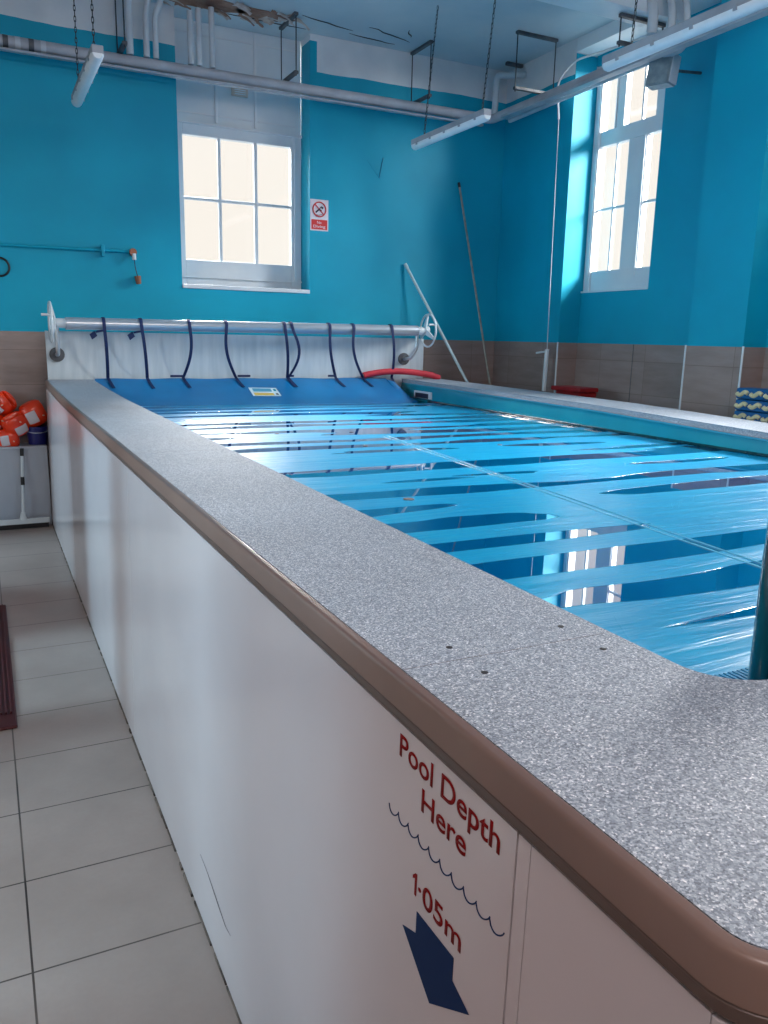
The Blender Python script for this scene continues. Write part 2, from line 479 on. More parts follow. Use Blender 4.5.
# ------------------------------------------------------------------ back window
win = empty('window_1', ((WX0+WX1)/2, 8.15, WZ0)); tag(win, kind='structure')
GY = 8.15
b = bmn()
fx0, fx1 = WX0+.0005, WX1-.0045
cx_ = [(fx0, 1.385), (2.462, fx1)]
for a_, c_ in cx_: box(b, a_, c_, GY-.035, GY+.04, WZ0+.03, 3.64, .004)
box(b, 1.385, 2.462, GY-.035, GY+.04, WZ0+.03, 2.403, .004)          # bottom rail
box(b, 1.385, 2.462, GY-.035, GY+.04, 3.53, 3.64, .004)              # top rail
box(b, fx0, fx1, GY-.055, GY-.036, 2.235, 2.25)                      # bead over the rail
box(b, fx0, fx1, GY-.055, GY-.036, 3.625, 3.645)
box(b, 2.49, 2.51, GY-.05, GY-.036, 2.25, 3.625)
mesh_obj('window_frame', b, M['white_gloss'], win)
for (a_, c_) in ((1.723, 1.752), (2.083, 2.115)):
    b = bmn(); box(b, a_, c_, GY-.02, GY+.02, 2.403, 3.53, .003); mesh_obj('glazing_bar', b, M['white_gloss'], win)
b = bmn(); box(b, 1.385, 2.462, GY-.019, GY+.019, 2.955, 2.982, .003); mesh_obj('glazing_bar', b, M['white_gloss'], win)
b = bmn(); box(b, 1.386, 2.461, GY-.003, GY+.003, 2.404, 3.529); mesh_obj('window_pane', b, M['glass'], win)
b = bmn(); box(b, WX0, WX1, YB-.012, GY-.036, WZ0-.01, WZ0+.028, .006); struct('trim_9', b, M['white_gloss'])
# boarded upper part
bd = empty('window_boarding', ((WX0+WX1)/2, GY, 3.64)); tag(bd, kind='structure')
b = bmn(); box(b, fx0, fx1, GY-.02, GY+.02, 3.645, ZC); mesh_obj('board', b, M['white_board'], bd)
for xx in (1.715, 2.10):
    b = bmn(); box(b, xx-.012, xx+.012, GY-.034, GY-.021, 3.66, ZC-.02, .003); mesh_obj('batten', b, M['white_gloss'], bd)
for (x0_, x1_) in ((1.32, 1.69), (1.74, 2.075), (2.125, 2.53)):
    b = bmn()
    for zz in (3.72, 4.40): box(b, x0_, x1_, GY-.028, GY-.021, zz, zz+.012)
    mesh_obj('moulding', b, M['white_gloss'], bd)
# small warm coloured vent plate on the boarding
b = bmn(); box(b, 1.86, 2.02, GY-.06, GY-.035, 3.92, 3.995, .006)
v0 = empty('vent_plate', (1.94, GY-.03, 3.92)); tag(v0, 'small cream vent plate fixed to the white boarding above the back window', 'vent')
mesh_obj('plate', b, M['vent'], v0)
for k in range(3):
    b = bmn(); box(b, 1.885, 1.995, GY-.066, GY-.059, 3.935+k*.018, 3.943+k*.018, .001); mesh_obj('slat', b, M['white_gloss'], v0)

# ------------------------------------------------------------------ right window
win = empty('window_2', (5.12, 6.1, RZ0)); tag(win, kind='structure')
X0, X1 = 5.10, 5.19
def rect_x(bm, y0, y1, z0, z1, x0=X0, x1=X1, bev=.004): box(bm, x0, x1, y0, y1, z0, z1, bev)
b = bmn()
yF, yN = 6.725, 5.54
TZ0, TZ1 = 3.56, 3.70
xs0 = 5.125
rect_x(b, 6.64, yF, RZ0, RZ1); rect_x(b, yN, 5.60, RZ0, RZ1, xs0)
rect_x(b, 5.60, 6.64, RZ0, 2.395, xs0-.008); rect_x(b, 5.60, 6.64, TZ0, TZ1, xs0-.008)
rect_x(b, 5.60, 6.64, 4.24, RZ1, xs0)
rect_x(b, 6.34, 6.47, TZ1, 4.24, xs0); rect_x(b, 5.80, 5.93, TZ1, 4.24, xs0)
rect_x(b, 6.01, 6.245, 2.395, TZ0, xs0)
rect_x(b, 6.02, 6.035, 2.30, TZ0, xs0-.012, xs0, .002); rect_x(b, 6.44, 6.45, TZ1, 4.24, xs0-.012, xs0, .002)
rect_x(b, 6.655, 6.665, RZ0+.1, RZ1, X0-.01, X0, .002)
mesh_obj('window_frame', b, M['white_gloss'], win)
for (y0_, y1_, z0_, z1_) in ((6.10, 6.122, TZ1, 4.24), (6.405, 6.425, 2.395, TZ0), (5.80, 5.82, 2.395, TZ0)):
    b = bmn(); rect_x(b, y0_, y1_, z0_, z1_, xs0+.01, xs0+.04, .003); mesh_obj('glazing_bar', b, M['white_gloss'], win)
for (y0_, y1_) in ((6.245, 6.64), (5.60, 6.01)):
    b = bmn(); rect_x(b, y0_, y1_, 2.967, 2.99, xs0+.011, xs0+.039, .003); mesh_obj('glazing_bar', b, M['white_gloss'], win)
b = bmn(); rect_x(b, 5.601, 6.639, 2.396, 4.239, xs0+.022, xs0+.027, 0); mesh_obj('window_pane', b, M['glass'], win)
b = bmn(); box(b, XD-.008, XD+.05, WY0, 6.728, RZ0-.012, RZ0+.004, .002); struct('trim_10', b, M['white_gloss'])
# next window toward the camera (just out of the frame, its light and reflection are in it)
win = empty('window_3', (5.14, 3.4, RZ0)); tag(win, kind='structure')
b = bmn()
for (y0_, y1_, z0_, z1_) in ((4.12, 4.2, 2.2, 4.3), (2.6, 2.68, 2.2, 4.3), (2.68, 4.12, 2.2, 2.38), (2.68, 4.12, 3.56, 3.7), (2.68, 4.12, 4.22, 4.3), (3.33, 3.47, 2.38, 3.56), (3.33, 3.47, 3.7, 4.22)):
    rect_x(b, y0_, y1_, z0_, z1_)
mesh_obj('window_frame', b, M['white_gloss'], win)
b = bmn(); rect_x(b, 2.681, 4.119, 2.381, 4.219, 5.14, 5.145, 0); mesh_obj('window_pane', b, M['glass'], win)

# ------------------------------------------------------------------ swimming pool (raised panel pool)
def zoL(y):                      # the rail rides up slightly toward the backboard
    t = max(0, min(1, (y-5.2)/2.4)); return .036*t*t
def zoR(y):
    P_ = [(-9, -.05), (1, -.05), (3.1, -.026), (4.6, .012), (7.7, .036)]
    for (a_, za), (c_, zc) in zip(P_, P_[1:]):
        if y <= c_: return za + (zc-za)*(y-a_)/(c_-a_)
    return .036
ZP = 1.25
EX0, EX1, EY0, EY1 = .037, 3.92, .331, 7.60       # outer edge of the grey surface
IX0, IX1, IY0 = .408, 3.50, .690                  # inner opening
pool = empty('swimming_pool', (1.9, 4.0, 0))
tag(pool, 'raised swimming pool with white side panels, grey coping and depth marking', 'swimming pool')
def path(x0, x1, y0, r, off):
    """U path: left side from far to near, near side, right side to far. off > 0 moves outward"""
    out = []
    x0 -= off; x1 += off; y0 -= off; r = max(r+off, .002)
    for k in range(25):
        y = EY1 + ((y0+r)-EY1)*(k/24)
        out.append((x0, y, 'L'))
    for k in range(1, 9):
        a = PI + (PI/2)*k/9
        out.append((x0+r+r*math.cos(a), y0+r+r*math.sin(a), 'L'))
    for k in range(9):
        out.append((x0+r+(x1-x0-2*r)*k/8, y0, 'N%d' % k))
    for k in range(1, 9):
        a = -PI/2 + (PI/2)*k/9
        out.append((x1-r+r*math.cos(a), y0+r+r*math.sin(a), 'R'))
    for k in range(25):
        y = (y0+r) + (EY1-(y0+r))*(k/24)
        out.append((x1, y, 'R'))
    return out
def loop(kind, off, z):
    if kind == 'o': P_ = path(EX0, EX1, EY0, .045, off)
    else: P_ = path(IX0, IX1, IY0, .10, -off)
    res = []
    for (x, y, t) in P_:
        if t == 'L': zo = zoL(y)
        elif t == 'R': zo = zoR(y)
        else: zo = -.05*int(t[1:])/8
        res.append(Vector((x, y, z+zo)))
    return res
def skin(name, loops, m_, smooth=True):
    b = bmn()
    rings = [[b.verts.new(p_) for p_ in L_] for L_ in loops]
    for a_, c_ in zip(rings, rings[1:]):
        for i in range(len(a_)-1):
            b.faces.new([a_[i], a_[i+1], c_[i+1], c_[i]])
    return mesh_obj(name, b, m_, pool, smooth)
skin('coping', [loop('o', -.0, ZP-.03), loop('o', 0, ZP), loop('i', .006, ZP), loop('i', .001, ZP-.003), loop('i', 0, ZP-.012), loop('i', 0, ZP-.035), loop('i', .03, ZP-.035)], M['coping'])
skin('coping_trim', [loop('o', .0005, ZP-.02), loop('o', .0005, ZP-.001), loop('o', .003, ZP+.0005), loop('o', .011, ZP-.0005), loop('o', .0145, ZP-.002), loop('o', .0165, ZP-.005),
     loop('o', .0175, ZP-.009), loop('o', .0235, ZP-.036), loop('o', .0240, ZP-.040), loop('o', .0215, ZP-.0415)], M['fascia'])
skin('trim_channel', [loop('o', .0215, ZP-.0412), loop('o', .0235, ZP-.043), loop('o', .0235, ZP-.046), loop('o', .0205, ZP-.054), loop('o', .0205, ZP-.058), loop('o', .015, ZP-.0635)], M['fascia_dark'])
skin('liner_lip', [loop('i', .0, ZP-.036), loop('i', -.004, ZP-.04), loop('i', -.004, ZP-.052), loop('i', .004, ZP-.056)], M['lip'])
skin('liner', [loop('i', .002, ZP-.05), loop('i', .012, ZP-.1), loop('i', .012, 1.0), loop('i', .012, .06)], M['liner'])
b = bmn(); box(b, .42, 3.49, .72, EY1+.01, .05, .07); mesh_obj('pool_base', b, M['liner'], pool)
# lower stop bead of the liner along the far side
b = bmn(); tube(b, [(IX1-.014, y, 1.094) for y in [1.0+.5*k for k in range(13)]], .012, 8); mesh_obj('liner_bead', b, M['post'], pool)

def px(z): return .02*z/1.2
def panel(y0, y1, name='side_panel', mt_=None, bul=.006):
    b = bmn()
    n, k_ = 10, 10
    gr = []
    for i in range(n+1):
        y = y0+(y1-y0)*i/n
        row = []
        for j in range(k_+1):
            z = .012 + (1.186+zoL(y)-.012)*j/k_
            bb = bul*math.sin(PI*i/n)*math.sin(PI*j/k_)
            row.append(b.verts.new((px(z)-bb, y, z)))
        gr.append(row)
    for i in range(n):
        for j in range(k_): b.faces.new([gr[i][j], gr[i+1][j], gr[i+1][j+1], gr[i][j+1]])
    r = bmesh.ops.extrude_face_region(b, geom=b.faces[:])
    for v_ in r['geom']:
        if isinstance(v_, bmesh.types.BMVert): v_.co.x += .018
    return mesh_obj(name, b, mt_ or M['panel'], pool, True)
panel(.364, .6005, bul=0); panel(.602, .6235, 'joint_strip', bul=0)
panel(.627, 3.237); panel(3.240, 5.622); panel(5.625, 7.60)
for yy in (.6245, 3.239, 5.623):
    b = bmn(); box(b, .040, .05, yy-.012, yy+.012, .01, 1.19); mesh_obj('joint_backing', b, M['seam'], pool)
b = bmn(); box(b, .02, 3.90, .347, .363, .01, 1.185); mesh_obj('end_panel', b, M['panel'], pool)
b = bmn(); box(b, 3.885, 3.90, .42, EY1, .01, 1.14); mesh_obj('outer_panel', b, M['panel'], pool)
# seams across the coping and dark screw holes
for yy in (.931, 3.17):
    b = bmn(); box(b, EX0+.002, IX0-.008, yy-.0006, yy+.0006, ZP-.002, ZP+.0002); mesh_obj('coping_joint', b, M['grime'], pool)
for (xx, yy) in ((.14, .977), (.138, .877), (.355, .983), (.353, .879), (.10, 3.21), (.37, 3.13)):
    b = bmn(); disc(b, (xx, yy, ZP-.001), (0, 0, 1), .0052 if yy < 2 else .004, .0016, 16)
    s_ = mesh_obj('screw', b, M['hole'], pool)
b = bmn(); disc(b, (.355, .879, ZP), (0, 0, 1), .0022, .0022, 10); mesh_obj('screw', b, M['steel'], pool)
# dirty joint where the panel meets the floor
b = bmn()
yy = .5
while yy < 7.5:
    ln = random.uniform(.02, .22)
    wd = random.uniform(.002, .0055)
    box(b, -wd, .004, yy, yy+ln, .0005, random.uniform(.004, .012))
    yy += ln + random.uniform(0, .09)*random.random()
mesh_obj('sealant_line', b, M['gap_dirt'], pool)['kind'] = 'stuff'
# scratches on the panel
def panel_bulge(y, z):
    return .006*math.sin(PI*(y-.627)/2.61)*math.sin(PI*(z-.012)/1.174)
b = bmn()
tube(b, [(px(z)-.0015-panel_bulge(y, z), y, z) for y, z in [(2.07, .232), (1.98, .225), (1.91, .212), (1.85, .200), (1.80, .192), (1.755, .200)]], [.0004, .0008, .0013, .0012, .0009, .0004], 5)
mesh_obj('scratch', b, M['grime'], pool)

# printing on the panel : text, wave line, arrow (all on the leaning face of the panel)
dirz = Vector((.02/1.2, 0, 1)).normalized()
def pp3(y, z, o=.0004): return Vector((px(z)-panel_bulge(y, z)-o, y, z))
def text_on_panel(txt, yL, yR, zb, cap, name, m_, bold=.010):
    cu = bpy.data.curves.new('txt', 'FONT')
    cu.body = txt; cu.size = 1; cu.offset = bold; cu.resolution_u = 6
    to = bpy.data.objects.new('txt', cu); COL.objects.link(to)
    dg = bpy.context.evaluated_depsgraph_get()
    me = bpy.data.meshes.new_from_object(to.evaluated_get(dg))
    bpy.data.objects.remove(to)
    xs = [v_.co.x for v_ in me.vertices]; zs = [v_.co.y for v_ in me.vertices]
    x0_, x1_ = min(xs), max(xs)
    capu = .729
    for v_ in me.vertices:
        u = (v_.co.x-x0_)/(x1_-x0_)
        y = yL+(yR-yL)*u
        z = zb + v_.co.y/capu*cap
        v_.co = pp3(y, z)
    b = bmn(); b.from_mesh(me)
    b.faces.ensure_lookup_table()
    r = bmesh.ops.extrude_face_region(b, geom=b.faces[:])
    for q in r['geom']:
        if isinstance(q, bmesh.types.BMVert): q.co.x -= .0004
    bpy.data.meshes.remove(me)
    return mesh_obj(name, b, m_, pool)
text_on_panel('Pool Depth', .899, .655, 1.140, .034, 'depth_lettering', M['red_text'])
text_on_panel('Here', .832, .722, 1.093, .034, 'depth_lettering', M['red_text'])
text_on_panel('\u00b705m', .829, .719, .962, .033, 'depth_lettering', M['red_text'])
b = bmn(); prism(b, [pp3(y, z) for y, z in ((.8385, .962), (.8335, .962), (.8335, .995), (.8375, .995), (.8445, .9885), (.8445, .9835), (.8385, .987))], (-.0005, 0, 0))
mesh_obj('depth_lettering', b, M['red_text'], pool)
b = bmn()
yA, yZ, nA = .923, .636, 10
for k in range(nA):
    w0 = yA+(yZ-yA)*k/nA; wl = (yZ-yA)/nA
    pts = []
    for j in range(11):
        t = j/10
        pts.append(pp3(w0+wl*t*1.02, 1.052 - .012*math.sin(PI*t**.8)**.7 + .002*t, .0002))
    tube(b, pts, .0010, 6)
mesh_obj('wave_line', b, M['blue_text'], pool)
ar = [(.829, .942), (.732, .942), (.732, .905), (.694, .896), (.781, .833), (.865, .893), (.829, .905)]
ar = [(.829, .942), (.733, .944), (.733, .911), (.692, .896), (.784, .834), (.866, .894), (.829, .908)]
b = bmn(); prism(b, [pp3(y, z) for y, z in ar], (-.0005, 0, 0)); mesh_obj('depth_arrow', b, M['blue_text'], pool)
# small plate on the far inner side
b = bmn(); box(b, IX1-.03, IX1-.005, 6.93, 7.27, 1.115, 1.185, .004); pl = mesh_obj('inlet_plate', b, M['sign_white'], pool)
b = bmn(); box(b, IX1-.036, IX1-.031, 6.97, 7.23, 1.12, 1.168, .001); mesh_obj('plate_panel', b, M['sign_dark'], pl)

# ------------------------------------------------------------------ pool cover
cov = empty('pool_cover', (1.95, 4.0, 1.085))
tag(cov, 'wet bright blue floating cover spread over the raised pool', 'pool cover')
ZW = 1.087
def cover_z(x, y):
    e = .00012*math.sin(y*7.3+.35*math.sin(x*1.3)+x*.25) + .00022*noise.noise(Vector((x*.5, y*1.6, 0)))
    fade = min(1, max(0, (7.0-y)/.4))
    return ZW + e*fade
b = bmn()
nx, ny = 44, 330
x0_, x1_, y0_, y1_ = .425, 3.485, .722, 6.98
vs = []
for j in range(ny+1):
    y = y0_+(y1_-y0_)*j/ny
    vs.append([b.verts.new((x0_+(x1_-x0_)*i/nx, y + (0 if j < ny else .0)+(.14*(1-i/nx) if y > 6.5 else 0)*(y-6.5)/.48, cover_z(x0_+(x1_-x0_)*i/nx, y))) for i in range(nx+1)])
for j in range(ny):
    for i in range(nx): b.faces.new([vs[j][i], vs[j][i+1], vs[j+1][i+1], vs[j+1][i]])
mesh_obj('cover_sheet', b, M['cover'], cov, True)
# leading edge pulled up toward the reel
b = bmn()
nn = 30
def flap_pt(i, t):
    u = i/nn; x = .425+(3.30-.425)*u
    yA_ = 6.975+.14*(1-u)
    return Vector((x, yA_+(7.585-yA_)*t, ZW+(1.293-ZW)*t**1.25 + .004*math.sin(u*31)*t + .01*t*(1-t)))
rows = [[b.verts.new(flap_pt(i, j/8)) for i in range(nn+1)] for j in range(9)]
for j in range(8):
    for i in range(nn): b.faces.new([rows[j][i], rows[j][i+1], rows[j+1][i+1], rows[j+1][i]])
r = bmesh.ops.extrude_face_region(b, geom=b.faces[:])
for q in r['geom']:
    if isinstance(q, bmesh.types.BMVert): q.co.z -= .006
mesh_obj('cover_edge', b, M['cover_flap'], cov, True)
# curled corner at the far right
b = bmn()
for_rows = []
for j in range(9):
    t = j/8
    row = []
    for i in range(9):
        u = i/8
        a = u*PI*.9
        row.append(b.verts.new((3.29+.10*u+.03*math.sin(a)*t, 7.02+.52*t-.10*u*t, ZW+.004+(.19*t**1.2)*(1-.55*u)+.02*math.sin(a)*t)))
    for_rows.append(row)
for j in range(8):
    for i in range(8): b.faces.new([for_rows[j][i], for_rows[j][i+1], for_rows[j+1][i+1], for_rows[j+1][i]])
r = bmesh.ops.extrude_face_region(b, geom=b.faces[:])
for q in r['geom']:
    if isinstance(q, bmesh.types.BMVert): q.co.z -= .005
mesh_obj('cover_corner', b, M['cover_flap'], cov, True)
# long welded seam
b = bmn()
pts = [(1.465+(1.70-1.465)*(k/40)*1.45, 1.30+k/40*3.3, 0) for k in range(41)]
pts = [(x, y, cover_z(x, y)+.001) for x, y, z in pts]
tube(b, pts, .0035, 8, ry=.0025); mesh_obj('cover_seam', b, M['cover_seam'], cov, True)
b = bmn()
pts2 = [(x+.035, y, z) for x, y, z in pts]; tube(b, pts2, .003, 8); mesh_obj('cover_seam', b, M['cover_seam'], cov, True)
# ribbed near edge strip
b = bmn()
for k in range(150):
    xx = .52+k*.012
    box(b, xx, xx+.005, .90, 1.0, ZW-.002, ZW+.0025)
mesh_obj('ribbed_edge', b, M['cover_rib'], cov)
# spotted drain dots
for i, (xx, yy) in enumerate([(1.00, 2.72), (1.5, 4.2), (2.3, 4.0), (1.2, 4.9), (1.7, 4.85), (2.2, 4.8)]):
    b = bmn(); disc(b, (xx, yy, ZW-.003), (0, 0, 1), .022 if i == 0 else .014, .006, 16); mesh_obj('eyelet', b, M['grime'], cov)
# sticker on the leading edge
def on_flap(xx, t, o=.004):
    u = (xx-.425)/(3.30-.425)*nn
    p_ = flap_pt(u, t); p_.z += o; return p_
st = empty('warning_sticker', tuple(on_flap(1.9, .45, 0)))
def quad_flap(x0_, x1_, t0, t1, o, m_, name, parent, sh=.0):
    b = bmn()
    prism(b, [on_flap(x0_, t0, o), on_flap(x1_, t0, o), on_flap(x1_+sh, t1, o), on_flap(x0_+sh, t1, o)], (0, 0, -.0015))
    return mesh_obj(name, b, m_, parent)
st.parent = cov; st.location = st.location - cov.location
bpy.context.view_layer.update()
quad_flap(1.77, 2.04, .36, .66, .003, M['sticker_white'], 'sticker_sheet', st)
quad_flap(1.80, 1.98, .52, .63, .0045, M['sticker_blue'], 'sticker_band', st)
quad_flap(1.79, 1.98, .38, .47, .0045, M['sticker_yellow'], 'sticker_band', st)
quad_flap(2.0, 2.025, .54, .61, .0045, M['liner'], 'sticker_mark', st)
quad_flap(2.0, 2.025, .40, .46, .0045, M['sign_dark'], 'sticker_mark', st)

# ------------------------------------------------------------------ backboard and cover reel
YE = 7.63
b = bmn(); box(b, .045, 3.76, YE-.012, YE+.012, 0.02, 1.70, .003)
bb_ = mesh_obj('backboard', b, M['panel_lining']); tag(bb_, 'tall white board standing across the far end of the pool behind the reel', 'board')
reel = empty('cover_reel', (1.9, 7.48, 1.765))
tag(reel, 'silver tube cover reel with white hand wheels and navy straps, at the far pool end', 'reel')
YR, ZR = 7.48, 1.765
def zr(x): return ZR + (x-.16)*.004
b = bmn(); tube(b, [(.20, YR, zr(.2)), (3.60, YR, zr(3.6))], .052, 28); mesh_obj('reel_tube', b, M['tube'], reel, True)
for (x0_, x1_) in ((.13, .22), (3.57, 3.66)):
    b = bmn(); tube(b, [(x0_, YR, zr(x0_)), (x1_, YR, zr(x1_))], .040, 20); mesh_obj('bearing', b, M['white_plastic'], reel, True)
# left wheel (solid dished) and right ring wheel
def wheel(xc, side, zc):
    n = 36
    b = bmn()
    tube(b, [(xc, YR+.165*math.cos(2*PI*k/n), zc+.165*math.sin(2*PI*k/n)) for k in range(n)], .010, 10, closed=True)
    w_ = mesh_obj('hand_wheel', b, M['white_plastic'], reel, True)
    for k in range(3):
        a = PI/2+2*PI*k/3
        b = bmn()
        c0 = Vector((xc+side*.035, YR, zc))
        e0 = Vector((xc, YR+.162*math.cos(a), zc+.162*math.sin(a)))
        tn = Vector((0, -math.sin(a), math.cos(a)))
        o_x = Vector((side*.05, 0, 0))
        prism(b, [c0+tn*.035, c0-tn*.035, e0-tn*.012, e0+tn*.012], o_x*.25)
        mesh_obj('spoke', b, M['white_plastic'], w_)
    b = bmn(); tube(b, [(xc+side*.0, YR, zc), (xc+side*.06, YR, zc)], [.045, .028], 16); mesh_obj('hub', b, M['white_plastic'], w_, True)
    b = bmn(); tube(b, [(xc, YR-.02, zc+.06), (xc-side*.07, YR-.02, zc+.06)], .011, 10); mesh_obj('handle_peg', b, M['white_plastic'], w_, True)
wheel(.085, 1, 1.772)
wheel(3.73, -1, 1.783)
for xc, bend in ((.13, 0), (3.60, -.08)):
    b = bmn()
    P_ = [(xc, YR, 1.74), (xc, YR, 1.60), (xc+bend*.7, YR+.02, 1.50), (xc+bend, YE-.02, 1.488)] if bend else [(xc, YR, 1.74), (xc, YR, 1.56), (xc, YR+.03, 1.505), (xc, YE-.02, 1.50)]
    tube(b, arc_pts(P_, .03), .018, 12); mesh_obj('bracket', b, M['steel'], reel, True)
    b = bmn(); disc(b, (xc+bend, YE-.0125, P_[-1][2]), (0, -1, 0), .062, .016, 28); mesh_obj('flange', b, M['dark_metal'], reel, True)
# straps
STR = [(.507, .535, 0, .9), (.819, .876, 0, .7), (1.241, 1.20, -.13, .3), (1.582, 1.70, .14, 1.5), (2.144, 2.214, 0, .6), (2.215, 2.225, .05, 2.1), (2.607, 2.727, -.1, 1.2), (2.863, 3.028, 0, .8), (3.285, 3.36, 0, .4)]
for i, (xt, xb, tail, ph) in enumerate(STR):
    b = bmn()
    P_ = []
    for k in range(9):                      # turn around the tube
        a = PI*.9 - PI*1.0*k/8
        P_.append(Vector((xt, YR+.058*math.cos(a)*1.0, zr(xt)+.058*math.sin(a))))
    P_ = P_[::-1]
    zb_ = 1.30
    ybot = 7.565
    n = 12
    last = Vector((xt, YR-.058, zr(xt)))
    for k in range(1, n+1):
        t = k/n
        bow = math.sin(PI*t)
        side_ = [.0, .0, .03, -.035, .0, .075, -.02, -.04, .0][i]
        s_ = t**1.6 if side_ < 0 or i in (7,) else t
        P_.append(Vector((xt+(xb-xt)*s_+side_*bow, YR-.058+(ybot-YR+.058)*t**2-.01*bow, zr(xt)-.01+(zb_-zr(xt)+.01)*t)))
    rb = []
    # flat webbing ribbon: width along x
    verts = []
    for p_ in P_:
        verts.append((b.verts.new(p_+Vector((-.014, 0, 0))), b.verts.new(p_+Vector((.014, 0, 0)))))
    for a_, c_ in zip(verts, verts[1:]): b.faces.new([a_[0], a_[1], c_[1], c_[0]])
    # run on over the cover edge
    if i < 8:
        q0 = verts[-1]
        for t in (.9, .78, .66):
            p_ = on_flap(min(xb, 3.27)+.02*(1-t)*4, t, .006)
            q1 = (b.verts.new(p_+Vector((-.014, 0, 0))), b.verts.new(p_+Vector((.014, 0, 0))))
            b.faces.new([q0[0], q0[1], q1[1], q1[0]]); q0 = q1
    else:
        q0 = verts[-1]
        for p_ in (Vector((3.37, 7.52, 1.24)), Vector((3.35, 7.40, 1.17)), Vector((3.36, 7.20, 1.13)), Vector((3.41, 7.05, 1.115)), Vector((3.45, 6.98, 1.11))):
            q1 = (b.verts.new(p_+Vector((-.016, -.01, 0))), b.verts.new(p_+Vector((.016, .01, 0))))
            b.faces.new([q0[0], q0[1], q1[1], q1[0]]); q0 = q1
    r = bmesh.ops.extrude_face_region(b, geom=b.faces[:])
    for q in r['geom']:
        if isinstance(q, bmesh.types.BMVert): q.co += Vector((0, -.0035, .0015))
    so = mesh_obj('strap', b, M['strap'], reel)
    if tail:
        b = bmn()
        obox(b, (xb+tail*.5, ybot-.03, 1.318), (abs(tail)*.45, 0, 0), (0, .003, 0), (0, 0, .010), .002)
        mesh_obj('strap_tail', b, M['strap'], so)
for xx in (.42, .735):
    b = bmn(); obox(b, (xx, YR-.02, 1.672), (.022, 0, .016), (0, .004, 0), (-.010, 0, .022)); tube(b, [(xx+.02, YR-.03, 1.70), (xx+.08, YR-.05, 1.712)], .009, 8)
    mesh_obj('strap_end', b, M['strap'], reel)

# ------------------------------------------------------------------ red noodle on the far corner
b = bmn()
P_ = []
for k in range(22):
    t = k/21
    x = 3.04+.84*t; y = 7.572-.10*t
    z = 1.318+.045*math.sin(PI*min(1, t*1.05)**.9) + (0 if t < .9 else -.02*(t-.9)*10)
    P_.append((x, y, z))
tube(b, P_, .032, 18)
nd = mesh_obj('pool_noodle', b, M['noodle'], None, True); tag(nd, 'coral red foam noodle bowed across the far right corner of the coping', 'pool noodle')
for p_, d_ in ((P_[0], (-1, 0, 0)),):
    b = bmn(); disc(b, Vector(p_)+Vector((-.001, 0, 0)), d_, .012, .003, 12); mesh_obj('hollow_end', b, M['float_cream'], nd)

# ------------------------------------------------------------------ leaning poles
def pole(top, mid, r, m_, label, tipm=None):
    top = Vector(top); mid = Vector(mid); d = (mid-top)
    t = (top.z-.012)/(top.z-mid.z); bot = top + d*t
    root = empty('pole', bot); tag(root, label, 'pole')
    b = bmn(); tube(b, [top, bot], r, 12); mesh_obj('shaft', b, m_, root, True)
    b = bmn(); tube(b, [top+(top-bot).normalized()*-.0, top+(bot-top).normalized()*.05], r*1.25, 12); mesh_obj('end_cap', b, M['black'] if tipm else m_, root, True)
pole((3.636, 7.855, 2.47), (4.173, 7.36, 1.237), .015, M['pole_white'], 'short white pole leaning on the blue wall, crossing behind the right hand wheel')
pole((4.263, 7.862, 3.338), (4.43, 7.32, 1.208), .011, M['pole_brown'], 'tall thin weathered pole leaning near the right corner of the room', True)

# ------------------------------------------------------------------ dark grab rail at the near corner
b = bmn()
P_ = [(.722, .865, 1.02), (.722, .865, 1.20), (.728, .87, 1.33), (.75, .885, 1.43), (.79, .90, 1.50), (.87, .92, 1.53), (.98, .93, 1.51), (1.06, .93, 1.44), (1.09, .93, 1.3), (1.09, .93, 1.02)]
tube(b, arc_pts(P_, .03, 4), .034, 20)
rl = mesh_obj('grab_rail', b, M['post'], None, True); tag(rl, 'dark teal grab rail rising from the near corner of the pool', 'grab rail')

# ------------------------------------------------------------------ ceiling pipework
ZPp = 3.955
b = bmn()
YPi = 7.68
tube(b, arc_pts([(-1.1, YPi, ZPp-.01), (4.53, YPi, ZPp+.005), (4.42, -2.5, ZPp+.0)], .06, 5), .046, 16)
pipe = mesh_obj('heating_pipe', b, M['pipe'], None, True)
tag(pipe, 'thick grey pipe along the back wall turning toward the camera below the ceiling', 'pipe')
for k_, xx in enumerate((-.12, -.03, .07, .16)):
    b = bmn(); tube(b, [(xx, YPi-.0, ZPp-.008), (xx+.04, YPi-.0, ZPp-.008)], .0485, 18); mesh_obj('tape_band', b, M['pipe_white'] if k_ % 2 else M['dark_metal'], pipe, True)
b = bmn(); box(b, -1.1, 4.4, YPi-.045, YPi+.005, ZPp-.083, ZPp-.064, .003)
tr_ = mesh_obj('cable_tray', b, M['tray']); tag(tr_, 'slim grey cable tray fixed under the pipe on the back wall', 'cable tray')
b = bmn(); box(b, 4.38, 4.46, -2.4, 7.3, ZPp-.080, ZPp-.056, .004)
tr_ = mesh_obj('cable_tray', b, M['tray']); tag(tr_, 'grey cable tray under the pipe running along the right wall', 'cable tray')
for xx, rr in ((4.32, .018), (4.27, .014)):
    pass
b = bmn()
tube(b, arc_pts([(4.555, YPi, ZPp+.05), (4.555, YPi-.02, 4.38), (4.826, 7.55, 4.40)], .05, 5), .032, 12)
o = mesh_obj('elbow_pipe', b, M['pipe_white'], None, True); tag(o, 'white elbow pipe rising from the corner of the grey pipe and turning right', 'pipe')
